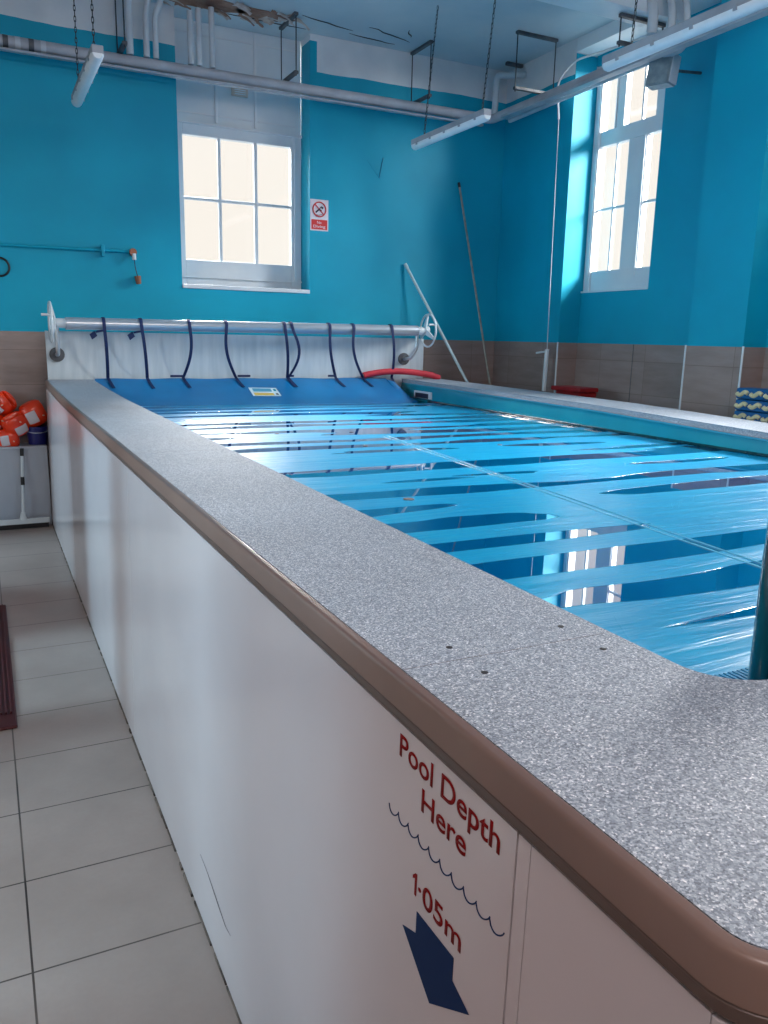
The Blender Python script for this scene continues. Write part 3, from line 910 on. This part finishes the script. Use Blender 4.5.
# vertical pipes at the left, two groups
def vpipe(x, y, z0, z1, r, lab, grp, bend=0):
    b = bmn()
    P_ = [(x, y, z0), (x, y, z1-.18), (x+bend, y, z1-.04), (x+bend, y, z1)] if bend else [(x, y, z0), (x, y, z1)]
    tube(b, arc_pts(P_, .05, 4) if bend else P_, r, 12)
    o = mesh_obj('vertical_pipe', b, M['pipe_white'], None, True); tag(o, lab, 'pipe', grp)
G1 = 'vertical pipes left of the back window'; G2 = 'vertical pipes in front of the window boarding'
vpipe(.862, 7.66, ZPp+.045, ZC-.004, .030, 'leftmost vertical white pipe rising above the grey pipe, left of the back window', G1)
vpipe(1.000, 7.66, ZPp+.045, ZC-.004, .026, 'middle of the three vertical pipes left of the back window', G1, .03)
vpipe(1.078, 7.66, ZPp+.045, ZC-.004, .024, 'vertical pipe with a bent top nearest the back window on its left', G1, .06)
vpipe(1.375, 7.66, ZPp+.045, ZC-.09, .026, 'leftmost of the three short pipes beneath the peeling plaster', G2)
vpipe(1.450, 7.66, ZPp+.045, ZC-.06, .026, 'middle of the three short pipes beneath the peeling plaster', G2)
vpipe(1.565, 7.66, ZPp+.045, ZC-.03, .026, 'rightmost of the three short pipes beneath the peeling plaster', G2)
# three white pipes dropping beside the right window and running off under the tray
for i, (x, y, r, lab) in enumerate(((4.42, 5.30, .040, 'thick white pipe dropping from the ceiling above the right window, leftmost of three'),
                                   (4.54, 5.22, .030, 'middle white pipe dropping from the ceiling above the right window'),
                                   (4.635, 5.16, .026, 'rightmost white pipe dropping above the right window and curving back over the speaker'))):
    b = bmn()
    zr_ = (4.0, 3.985, 3.955)[i]
    P_ = [(x+.01, y+.06, ZC-.003), (x+.01, y+.06, 4.34), (x, y, 4.24), (x, y, zr_), (x-.01, y+.5, zr_), ((4.62, 4.66, 4.70)[i]-.0, 7.60, zr_)]
    if i == 0: P_ = P_[:3] + [(x, y, 4.06)]
    tube(b, arc_pts(P_, .07, 5), r, 14)
    o = mesh_obj('ceiling_pipe', b, M['pipe_white'], None, True); tag(o, lab, 'pipe', 'white pipes by the right window')

# trapeze hangers
def hanger(axis, cx, cy, half, ztop, zbot, label, top=True, rods=(1, 1)):
    root = empty('pipe_hanger', (cx, cy, ztop)); tag(root, label, 'pipe hanger', 'pipe hangers under the ceiling')
    ax = Vector((half, 0, 0)) if axis == 'x' else Vector((0, half, 0))
    ay = Vector((0, .02, 0)) if axis == 'x' else Vector((.02, 0, 0))
    if top:
        b = bmn(); obox(b, (cx, cy, ztop-.014), ax*1.06, ay, (0, 0, .013), .003); mesh_obj('channel', b, M['dark_metal'], root)
    b = bmn(); obox(b, (cx, cy, zbot), ax*1.06, ay, (0, 0, .013), .003); mesh_obj('channel', b, M['dark_metal'], root)
    for s_, on in zip((-1, 1), rods):
        if not on: continue
        p_ = Vector((cx, cy, 0))+ax*s_
        b = bmn(); tube(b, [(p_.x, p_.y, ztop-.01), (p_.x, p_.y, zbot-.03)], .0055, 8); mesh_obj('rod', b, M['rod'], root)
ZH = ZPp+.066
hanger('y', .79, 7.66, .19, ZC, ZH, 'pipe hanger nearest the left, beside the tilted lamp')
hanger('y', 2.275, 7.66, .2, ZC, ZH, 'pipe hanger in front of the right edge of the window boarding')
hanger('y', 3.655, 7.655, .19, ZC, ZH, 'pipe hanger over the lamp that hangs near the room corner')
hanger('x', 4.45, 6.85, .22, ZC, ZH+.0, 'pipe hanger crossing the right run, left of the right window')
hanger('x', 4.47, 5.47, .22, ZC-.28, ZH, 'pipe hanger under the ceiling beam near the right window')
b = bmn(); obox(b, (4.72, 7.6, ZC-.02), (.1, 0, 0), (0, .02, 0), (0, 0, .016), .003)
o = mesh_obj('ceiling_channel', b, M['dark_metal']); tag(o, 'short dark channel on the ceiling above the white elbow pipe', 'bracket')

# ------------------------------------------------------------------ suspended lamps
def lamp(x0, yn, yf, z, label, tilt=0, chains=((.08, 0), (.9, 0)), w_=.04):
    root = empty('batten_light', (x0, (yn+yf)/2, z)); tag(root, label, 'lamp', 'batten lights hung from the ceiling')
    zz = lambda y: z
    b = bmn(); box(b, x0-.036, x0+.036, yn, yf, z+.042, z+.092, .006); mesh_obj('lamp_body', b, M['tray'], root)
    # diffuser: rounded trough
    b = bmn()
    n = 10; rings = []
    for (y, s_) in ((yn, .75), (yn+.02, 1), (yf-.02, 1), (yf, .75)):
        ring = []
        for k in range(n+1):
            a = PI + PI*k/n
            ring.append(b.verts.new((x0+w_*math.cos(a)*s_, y, z+.045+.042*math.sin(a)*s_)))
        rings.append(ring)
    for a_, c_ in zip(rings, rings[1:]):
        for k in range(n): b.faces.new([a_[k], a_[k+1], c_[k+1], c_[k]])
        b.faces.new([a_[0], c_[0], c_[-1], a_[-1]])
    b.faces.new(rings[0]); b.faces.new(rings[-1][::-1])
    mesh_obj('diffuser', b, M['diffuser'], root, True)
    ncl = 5
    for k in range(ncl):
        y = yn+(yf-yn)*(k+.5)/ncl
        for s_ in (-1, 1):
            b = bmn(); box(b, x0+s_*.041-.004, x0+s_*.041+.004, y-.012, y+.012, z+.03, z+.055); mesh_obj('clip', b, M['tray'], root)
    for (fr, dx) in chains:
        y = yn+(yf-yn)*fr
        b = bmn()
        n = int((ZC-z-.09)/.035)
        top = Vector((x0+dx, y+.0, ZC-.002)); bot = Vector((x0, y, z+.08))
        # chain of links
        for k in range(n):
            c_ = bot.lerp(top, (k+.5)/n)
            h = .024
            u_ = Vector((1, 0, 0)) if k % 2 else Vector((0, 1, 0))
            P_ = [c_+u_*.007*math.cos(t)+Vector((0, 0, 1))*h*math.sin(t) for t in [2*PI*q/8 for q in range(8)]]
            tube(b, P_, .0028, 5, closed=True)
        mesh_obj('chain', b, M['rod'], root)
lamp(.335, 5.75, 7.0, 3.36, 'batten light hanging at the upper left in front of the blue wall', chains=((.12, 0), (.85, 0)))
lamp(3.2, 5.70, 6.90, 3.36, 'batten light hanging in front of the right end of the back wall pipe', chains=((.07, .1), (.85, .1)))
lamp(3.2, 2.9, 4.36, 3.36, 'long batten light nearest the camera, running out of the picture at the upper right', chains=((.85, 0.05), (.1, 0)))

# ------------------------------------------------------------------ speaker by the right window
sp_ = empty('wall_speaker', (4.75, 5.36, 3.77)); tag(sp_, 'grey box speaker tilted high beside the right window', 'speaker')
c_ = Vector((4.66, 5.40, 3.855))
ux = Vector((.25, -1, -.05)).normalized(); uz = Vector((.1, -.05, 1)).normalized(); uy = uz.cross(ux).normalized()
b = bmn(); obox(b, c_, ux*.105, uy*.06, uz*.115, .008); mesh_obj('speaker_body', b, M['speaker'], sp_)
side_n = uy if uy.dot(CAM-c_) > 0 else -uy
b = bmn(); obox(b, c_+side_n*.063, ux*.095, uy*.003, uz*.105, .002); mesh_obj('grille', b, M['speaker'], sp_)
b = bmn(); obox(b, c_+ux*.11, ux*.005, uy*.052, uz*.105, .002); mesh_obj('side_plate', b, M['pipe_white'], sp_)
b = bmn(); tube(b, [c_+Vector((.07, 0, .02)), (XD, c_.y, c_.z+.05)], .012, 8); mesh_obj('arm', b, M['dark_metal'], sp_)

# ------------------------------------------------------------------ conduit and pull cord by the right window
cn = empty('window_cord', (4.72, 6.76, 1.23)); tag(cn, 'thin white pull cord with a tubular handle hanging left of the right window', 'cord')
b = bmn(); tube(b, arc_pts([(4.72, 6.80, 3.80), (4.72, 6.86, 4.15), (4.72, 6.62, 4.27), (4.74, 6.15, 4.24), (4.80, 5.35, 4.22)], .1, 5), .010, 8); mesh_obj('conduit', b, M['pipe_white'], cn, True)
b = bmn(); tube(b, [(4.72, 6.80, 3.80), (4.72, 6.757, 1.61)], .0038, 8); mesh_obj('cord', b, M['pipe_white'], cn)
b = bmn(); tube(b, [(4.72, 6.757, 1.62), (4.72, 6.767, 1.20)], .022, 14); mesh_obj('handle', b, M['white_plastic'], cn, True)
b = bmn(); tube(b, [(4.72, 6.757, 1.60), (4.72, 6.93, 1.58)], .011, 10); mesh_obj('cross_bar', b, M['white_plastic'], cn, True)

# ------------------------------------------------------------------ peeling plaster on the ceiling
b = bmn()
def blob(bm, cx, cy, rx, ry, z, n=26, seed=0, h=.004):
    rr = [1+.38*noise.noise(Vector((math.cos(2*PI*k/n)*1.6+seed, math.sin(2*PI*k/n)*1.6, seed*.7))) for k in range(n)]
    prism(bm, [(cx+rx*rr[k]*math.cos(2*PI*k/n), cy+ry*rr[k]*math.sin(2*PI*k/n), z) for k in range(n)], (0, 0, h))
blob(b, 1.50, 7.66, .34, .13, ZC-.006, seed=2.2); blob(b, 2.02, 7.66, .28, .10, ZC-.006, seed=5.1)
o = mesh_obj('bare_plaster_patch', b, M['plaster']); tag(o, 'brown patch of bare plaster on the ceiling above the back window', 'plaster patch')
flk = empty('peeling_paint', (1.7, 7.7, ZC)); tag(flk, 'curled flakes of paint hanging from the ceiling over the vertical pipes', 'peeling paint')
for k in range(26):
    cx = random.choice([random.uniform(1.15, 1.75), random.uniform(1.8, 2.35)]); cy = random.uniform(7.52, 7.83)
    b = bmn()
    ln = random.uniform(.05, .17); wd = random.uniform(.02, .06); an = random.uniform(-.5, .5); cv = random.uniform(.2, .9)
    vr = []
    for i in range(6):
        t = i/5
        d_ = Vector((math.cos(an), math.sin(an), 0)); q = Vector((-math.sin(an), math.cos(an), 0))
        base = Vector((cx, cy, ZC-.006)) + d_*ln*t + Vector((0, 0, -ln*.5*cv*t*t))
        ww = wd*(1-.6*t)*(1+.3*math.sin(i*2.1+k))
        vr.append((b.verts.new(base+q*ww), b.verts.new(base-q*ww)))
    for a_, c__ in zip(vr, vr[1:]): b.faces.new([a_[0], a_[1], c__[1], c__[0]])
    r = bmesh.ops.extrude_face_region(b, geom=b.faces[:])
    for q in r['geom']:
        if isinstance(q, bmesh.types.BMVert): q.co.z -= .0025
    mesh_obj('flake', b, M['peel'] if k % 3 else M['plaster'], flk)
# crack lines at the ceiling edge
def crack(P_, r=.004):
    b = bmn(); Q = []
    for a_, c_ in zip(P_, P_[1:]):
        for k in range(6):
            t = k/6; p_ = Vector(a_).lerp(Vector(c_), t)
            Q.append(p_+Vector((random.uniform(-.01, .01), random.uniform(-.012, .012), 0)))
    Q.append(Vector(P_[-1])); rr = [max(.0008, r*math.sin(PI*(k+.5)/len(Q))) for k in range(len(Q))]
    tube(b, Q, rr, 5); return b
cr = empty('ceiling_cracks', (3.2, 7.7, ZC)); tag(cr, 'thin dark cracks in the ceiling paint beside the back wall', 'cracks')
for P_ in ([(1.7, 7.80, ZC-.002), (2.5, 7.80, ZC-.002)], [(2.35, 7.5, ZC-.002), (2.9, 7.62, ZC-.002)], [(2.9, 7.7, ZC-.002), (3.4, 7.74, ZC-.002)], [(3.0, 7.45, ZC-.002), (3.5, 7.62, ZC-.002)], [(3.35, 7.35, ZC-.002), (3.45, 7.5, ZC-.002)]):
    mesh_obj('crack', crack(P_, .007), M['crack'], cr)

# ------------------------------------------------------------------ things on the back wall
def text_mesh(txt, origin, ex, ez, width, cap, off=.01):
    cu = bpy.data.curves.new('txt', 'FONT'); cu.body = txt; cu.size = 1; cu.offset = off; cu.align_x = 'LEFT'
    to = bpy.data.objects.new('txt', cu); COL.objects.link(to)
    dg = bpy.context.evaluated_depsgraph_get()
    me = bpy.data.meshes.new_from_object(to.evaluated_get(dg)); bpy.data.objects.remove(to)
    xs = [v_.co.x for v_ in me.vertices]; a_, c_ = min(xs), max(xs)
    ex, ez, origin = Vector(ex), Vector(ez), Vector(origin)
    for v_ in me.vertices:
        v_.co = origin + ex*((v_.co.x-a_)/(c_-a_)*width) + ez*(v_.co.y/.729*cap)
    b = bmn(); b.from_mesh(me); bpy.data.meshes.remove(me)
    return b
sg = empty('no_diving_sign', (2.665, YB, 2.73)); tag(sg, 'small white and red prohibition sign on the blue wall right of the back window', 'sign')
b = bmn(); box(b, 2.572, 2.765, YB-.006, YB-.0005, 2.733, 3.028, .001); mesh_obj('sign_plate', b, M['sign_white'], sg)
b = bmn(); box(b, 2.584, 2.753, YB-.0075, YB-.0062, 2.745, 2.838); mesh_obj('red_band', b, M['sign_red'], sg)
b = bmn()
c_ = Vector((2.668, YB-.0085, 2.935)); R_ = .068
tube(b, [c_+Vector((R_*math.cos(2*PI*k/36), 0, R_*math.sin(2*PI*k/36))) for k in range(36)], .0065, 6, closed=True)
tube(b, [c_+Vector((-.048, 0, .048)), c_+Vector((.048, 0, -.048))], .0055, 6)
mesh_obj('prohibition_ring', b, M['sign_red'], sg)
b = bmn()
yq = YB-.0072
tube(b, [(2.630, yq, 2.905), (2.665, yq, 2.935), (2.690, yq, 2.925)], .008, 6)
tube(b, [(2.665, yq, 2.935), (2.69, yq, 2.965)], .005, 6)
disc(b, (2.700, yq+.002, 2.952), (0, -1, 0), .011, .003, 12)
tube(b, [(2.625, yq, 2.885), (2.66, yq, 2.880), (2.70, yq, 2.888)], .003, 6)
mesh_obj('diver_figure', b, M['sign_dark'], sg)
b = text_mesh('No', (2.645, YB-.0078, 2.800), (1, 0, 0), (0, 0, 1), .045, .026); mesh_obj('sign_lettering', b, M['sign_white'], sg)
b = text_mesh('Diving', (2.603, YB-.0078, 2.762), (1, 0, 0), (0, 0, 1), .13, .026); mesh_obj('sign_lettering', b, M['sign_white'], sg)
# triangular outline (old fixing) on the wall
b = bmn()
tr3 = [Vector((3.185, YB-.003, 3.452)), Vector((3.364, YB-.003, 3.49)), Vector((3.323, YB-.003, 3.295))]
prism(b, tr3, (0, .004, 0)); tp = mesh_obj('triangular_plate', b, M['blue']); tag(tp, 'blue painted triangular plate high on the back wall', 'plate')
b = bmn(); tube(b, [tr3[1]+Vector((.0, -.004, 0)), tr3[2]+Vector((0, -.004, 0))], .006, 6); mesh_obj('raised_edge', b, M['putty'], tp)
# painted conduit with socket and hanging plug
cd_ = empty('wall_conduit', (.2, YB, 2.4)); tag(cd_, 'blue painted conduit left of the back window with a plug hanging at its end', 'conduit')
b = bmn(); tube(b, [(-1.1, YB-.018, 2.40), (.70, YB-.018, 2.415), (.83, YB-.018, 2.415)], .013, 10); mesh_obj('conduit', b, M['blue'], cd_, True)
b = bmn(); box(b, .57, .60, YB-.05, YB-.001, 2.36, 2.46, .004); mesh_obj('clip', b, M['blue'], cd_)
b = bmn(); tube(b, [(.845, YB-.001, 2.412), (.845, YB-.055, 2.412)], .032, 16); mesh_obj('socket', b, M['copper'], cd_, True)
b = bmn(); tube(b, [(.85, YB-.05, 2.40), (.852, YB-.05, 2.345)], .018, 12); mesh_obj('socket_collar', b, M['white_plastic'], cd_, True)
b = bmn(); tube(b, [(.852, YB-.05, 2.35), (.858, YB-.045, 2.28), (.876, YB-.04, 2.20)], .004, 6); mesh_obj('flex', b, M['black'], cd_)
b = bmn(); tube(b, [(.876, YB-.04, 2.205), (.884, YB-.04, 2.135)], [.030, .022], 12); mesh_obj('plug', b, M['copper'], cd_, True)
b = bmn(); tube(b, [(-.262+.075*math.cos(2*PI*k/28), YB-.015, 2.225+.075*math.sin(2*PI*k/28)) for k in range(28)], .009, 8, closed=True)
o = mesh_obj('cable_coil', b, M['black'], None, True); tag(o, 'small black cable loop hung on the back wall at the left edge of the picture', 'cable')

# ------------------------------------------------------------------ bench, squeegee, armbands, bucket
YBn = 7.60
bn = empty('bench', (-.55, YBn, 0)); tag(bn, 'white boxed bench against the back wall left of the pool', 'bench')
b = bmn(); box(b, -1.12, -.002, YBn, YB-.012, .0, .69, .003); mesh_obj('bench_front', b, M['bench'], bn)
b = bmn(); box(b, -1.12, -.002, YBn-.012, YB-.012, .691, .713, .004); mesh_obj('bench_top', b, M['bench'], bn)
sq = empty('floor_squeegee', (-.24, 7.52, .06)); tag(sq, 'white floor squeegee standing with its pole against the white bench', 'squeegee')
b = bmn(); box(b, -.62, -.025, 7.50, 7.53, .045, .09, .004); mesh_obj('head', b, M['white_plastic'], sq)
b = bmn(); box(b, -.61, -.035, 7.508, 7.522, .004, .05, .001); mesh_obj('blade', b, M['black'], sq)
b = bmn(); tube(b, [(-.238, 7.515, .08), (-.235, 7.518, .15)], [.032, .018], 12); mesh_obj('socket', b, M['white_plastic'], sq, True)
b = bmn(); tube(b, [(-.236, 7.517, .13), (-.208, 7.572, .66)], .012, 12); mesh_obj('pole', b, M['white_plastic'], sq, True)
b = bmn(); tube(b, [(-.2095, 7.569, .635), (-.206, 7.575, .70)], .015, 12); mesh_obj('grip', b, M['black'], sq, True)
b = bmn(); tube(b, [(-.221, 7.547, .385), (-.2185, 7.551, .455)], .016, 12); mesh_obj('grip', b, M['black'], sq, True)

bk = empty('bucket', (-.066, 7.74, .713)); tag(bk, 'navy blue plastic bucket on the white bench under an orange armband', 'bucket')
b = bmn()
prof = [(.0, .714), (.075, .714), (.092, .86), (.096, .862), (.096, .872), (.088, .872), (.085, .86), (.068, .722), (0, .722)]
n = 28
rings = [[b.verts.new((-.066+r_*math.cos(2*PI*k/n), 7.74+r_*math.sin(2*PI*k/n), z_)) for k in range(n)] for r_, z_ in prof[1:-1]]
for a_, c_ in zip(rings, rings[1:]):
    for k in range(n): b.faces.new([a_[k], a_[(k+1) % n], c_[(k+1) % n], c_[k]])
b.faces.new(rings[0]); b.faces.new(rings[-1])
mesh_obj('bucket_body', b, M['bucket'], bk, True)
b = bmn()
tube(b, [(-.066+.098*math.cos(a), 7.72-.03+.0*a, .862-.06*math.sin(a)) if False else (-.066+.10*math.cos(a), 7.74-.098*math.sin(a), .85-.03*math.sin(a)) for a in [PI*k/14 for k in range(15)]], .0035, 6)
mesh_obj('bucket_handle', b, M['steel'], bk, True)

def armband(name, c, rot, s_=1.0, label=''):
    """two inflated lobes forming a flattened ring with a printed white patch and a valve"""
    root = empty(name, c); tag(root, label, 'armband', 'orange armbands piled on the bench')
    mt_ = Matrix.Translation(Vector(c)) @ rot.to_matrix().to_4x4()
    b = bmn()
    nu, nv = 32, 14
    grid = []
    def P(u, v_):
        a = 2*PI*u/nu; t = 2*PI*v_/nv
        pinch = 1-.55*abs(math.cos(a))**6
        R0 = .062*s_; r_ = .036*s_*pinch
        hx = .085*s_*(1-.15*abs(math.cos(a))**4)
        x = (R0*1.15+r_*math.cos(t))*math.cos(a)
        y = (R0*.55+r_*1.0*math.cos(t))*math.sin(a)
        z = hx*math.sin(t)*.95
        wr_ = 1+.03*math.sin(9*a+3*t)
        return Vector((x*wr_, y*wr_, z))
    for u in range(nu): grid.append([b.verts.new(mt_ @ P(u, v_)) for v_ in range(nv)])
    for u in range(nu):
        for v_ in range(nv):
            b.faces.new([grid[u][v_], grid[(u+1) % nu][v_], grid[(u+1) % nu][(v_+1) % nv], grid[u][(v_+1) % nv]])
    ob = mesh_obj('inflated_ring', b, M['orange'], root, True)
    # printed patch following the surface on the front (-y) lobe
    b = bmn(); n1, n2 = 8, 5; rows_ = []
    for i in range(n1+1):
        u = nu*(.70+.13*i/n1)
        row = []
        for j in range(n2+1):
            v_ = nv*(-.12+.15*j/n2)
            p_ = P(u, v_)
            row.append(b.verts.new(mt_ @ (p_*1.0 + Vector((p_.x, p_.y, 0)).normalized()*.003)))
        rows_.append(row)
    for i in range(n1):
        for j in range(n2): b.faces.new([rows_[i][j], rows_[i+1][j], rows_[i+1][j+1], rows_[i][j+1]])
    mesh_obj('printed_patch', b, M['patch_white'], root, True)
    b = bmn(); p_ = mt_ @ Vector((.02*s_, -.075*s_, .05*s_)); q_ = mt_ @ Vector((.02*s_, -.094*s_, .056*s_)); tube(b, [p_, q_], .006, 8)
    mesh_obj('valve', b, M['orange_valve'], root)
from mathutils import Euler
armband('armband', (-.085, 7.72, .985), Euler((.25, 1.15, .25)), 1.25, 'orange armband with a white patch lying on the navy bucket')
armband('armband', (-.315, 7.76, 1.075), Euler((.4, .9, -.4)), 1.1, 'orange armband on top of the pile at the left edge of the picture')
armband('armband', (-.235, 7.69, .895), Euler((.35, -.45, .2)), 1.2, 'orange armband standing slanted with a long white patch, left of the bucket')
armband('armband', (-.30, 7.69, .775), Euler((.1, 1.45, -.1)), 1.0, 'orange armband lying at the bottom of the pile on the bench')
armband('armband', (-.43, 7.73, .93), Euler((.4, .6, .6)), 1.2, 'orange armband in the middle of the pile, half out of the picture')
# ------------------------------------------------------------------ maroon mat on the floor
mm = empty('rubber_mat', (-.72, 4.5, 0)); tag(mm, 'maroon ribbed rubber mat on the tiles at the left edge of the picture', 'mat')
b = bmn(); box(b, -1.0, -.44, 3.59, 5.35, .001, .016, .006); mesh_obj('mat_base', b, M['maroon'], mm)
b = bmn()
for k in range(27): box(b, -.985+k*.02, -.977+k*.02, 3.72, 5.33, .0165, .026, .002)
mesh_obj('ribs', b, M['maroon'], mm)

# ------------------------------------------------------------------ floats along the right wall
bench2 = empty('side_bench', (4.5, 5.2, 0)); tag(bench2, 'low white bench hidden behind the pool along the right wall', 'bench')
b = bmn(); box(b, 4.42, XR-.02, 3.0, 4.43, 1.10, 1.14, .004); box(b, 4.45, XR-.03, 3.05, 3.09, 0, 1.10); box(b, 4.45, XR-.03, 4.36, 4.40, 0, 1.10)
mesh_obj('bench_frame', b, M['bench'], bench2)
b = bmn(); box(b, XR-.005, XD-.015, 5.25, 6.66, 1.10, 1.14, .004); box(b, XR-.002, XD-.02, 5.3, 5.34, 0, 1.10); box(b, XR-.002, XD-.02, 6.55, 6.6, 0, 1.10)
bench3 = mesh_obj('wall_shelf', b, M['bench']); tag(bench3, 'narrow shelf in the wall bay under the right window, behind the pool', 'shelf')
for k in range(3):
    b = bmn(); o_ = .02*math.sin(k*2.3)
    box(b, 4.60+o_, 4.82+o_*.3, 6.06+o_, 6.46-o_, 1.142+k*.045, 1.185+k*.045, .012)
    o = mesh_obj('foam_float', b, M['red'])
    tag(o, ['red foam float at the bottom of the stack in the wall bay', 'red foam float in the middle of the stack in the wall bay', 'red foam float on top of the stack in the wall bay'][k], 'float', 'red foam floats in the wall bay')
    if k == 2: o.location.z += 0
# blue floats with cream rims
def blue_float(x0, x1, y0, y1, z0, h, label):
    root = empty('foam_float', ((x0+x1)/2, (y0+y1)/2, z0)); tag(root, label, 'float', 'blue foam floats with cream bands')
    b = bmn(); box(b, x0, x1, y0, y1, z0, z0+h, .012); mesh_obj('foam_block', b, M['float_blue'], root)
    for s_ in (0, 1, 2):
        b = bmn()
        ya = y0+(y1-y0)*(.04+.33*s_); yb = ya+(y1-y0)*.27
        n = 10; P_ = [(x0-.002, ya+(yb-ya)*k/n, z0+h*.5+h*.16*math.sin(2*PI*k/n)) for k in range(n+1)]
        tube(b, P_, h*.2, 8); mesh_obj('cream_band', b, M['float_cream'], root, True)
for k in range(3):
    blue_float(4.62, 4.80, 3.93, 4.30, 1.142+k*.085, .08, ['blue float with cream bands at the bottom of the stack by the wall corner', 'blue float with cream bands in the middle of the stack by the wall corner', 'blue float with cream bands on top of the stack by the wall corner'][k])
for k, (yy, zz) in enumerate(((4.02, 1.445), (3.80, 1.40), (3.84, 1.25))):
    root = empty('buoy_ring', (4.60, yy, zz)); 
    b = bmn(); tube(b, [(4.585-.0*q, yy+.05*math.cos(2*PI*q/20), zz-.03+.06*math.sin(2*PI*q/20)) for q in range(20)], .016, 10, closed=True)
    bpy.data.objects.remove(root)
    if k > 0:
        o = mesh_obj('dive_ring', b, M['float_cream'], None, True)
        tag(o, ['', 'cream diving ring leaning on the upper blue floats', 'cream diving ring leaning on the lower blue floats'][k], 'ring')
    else: b.free()
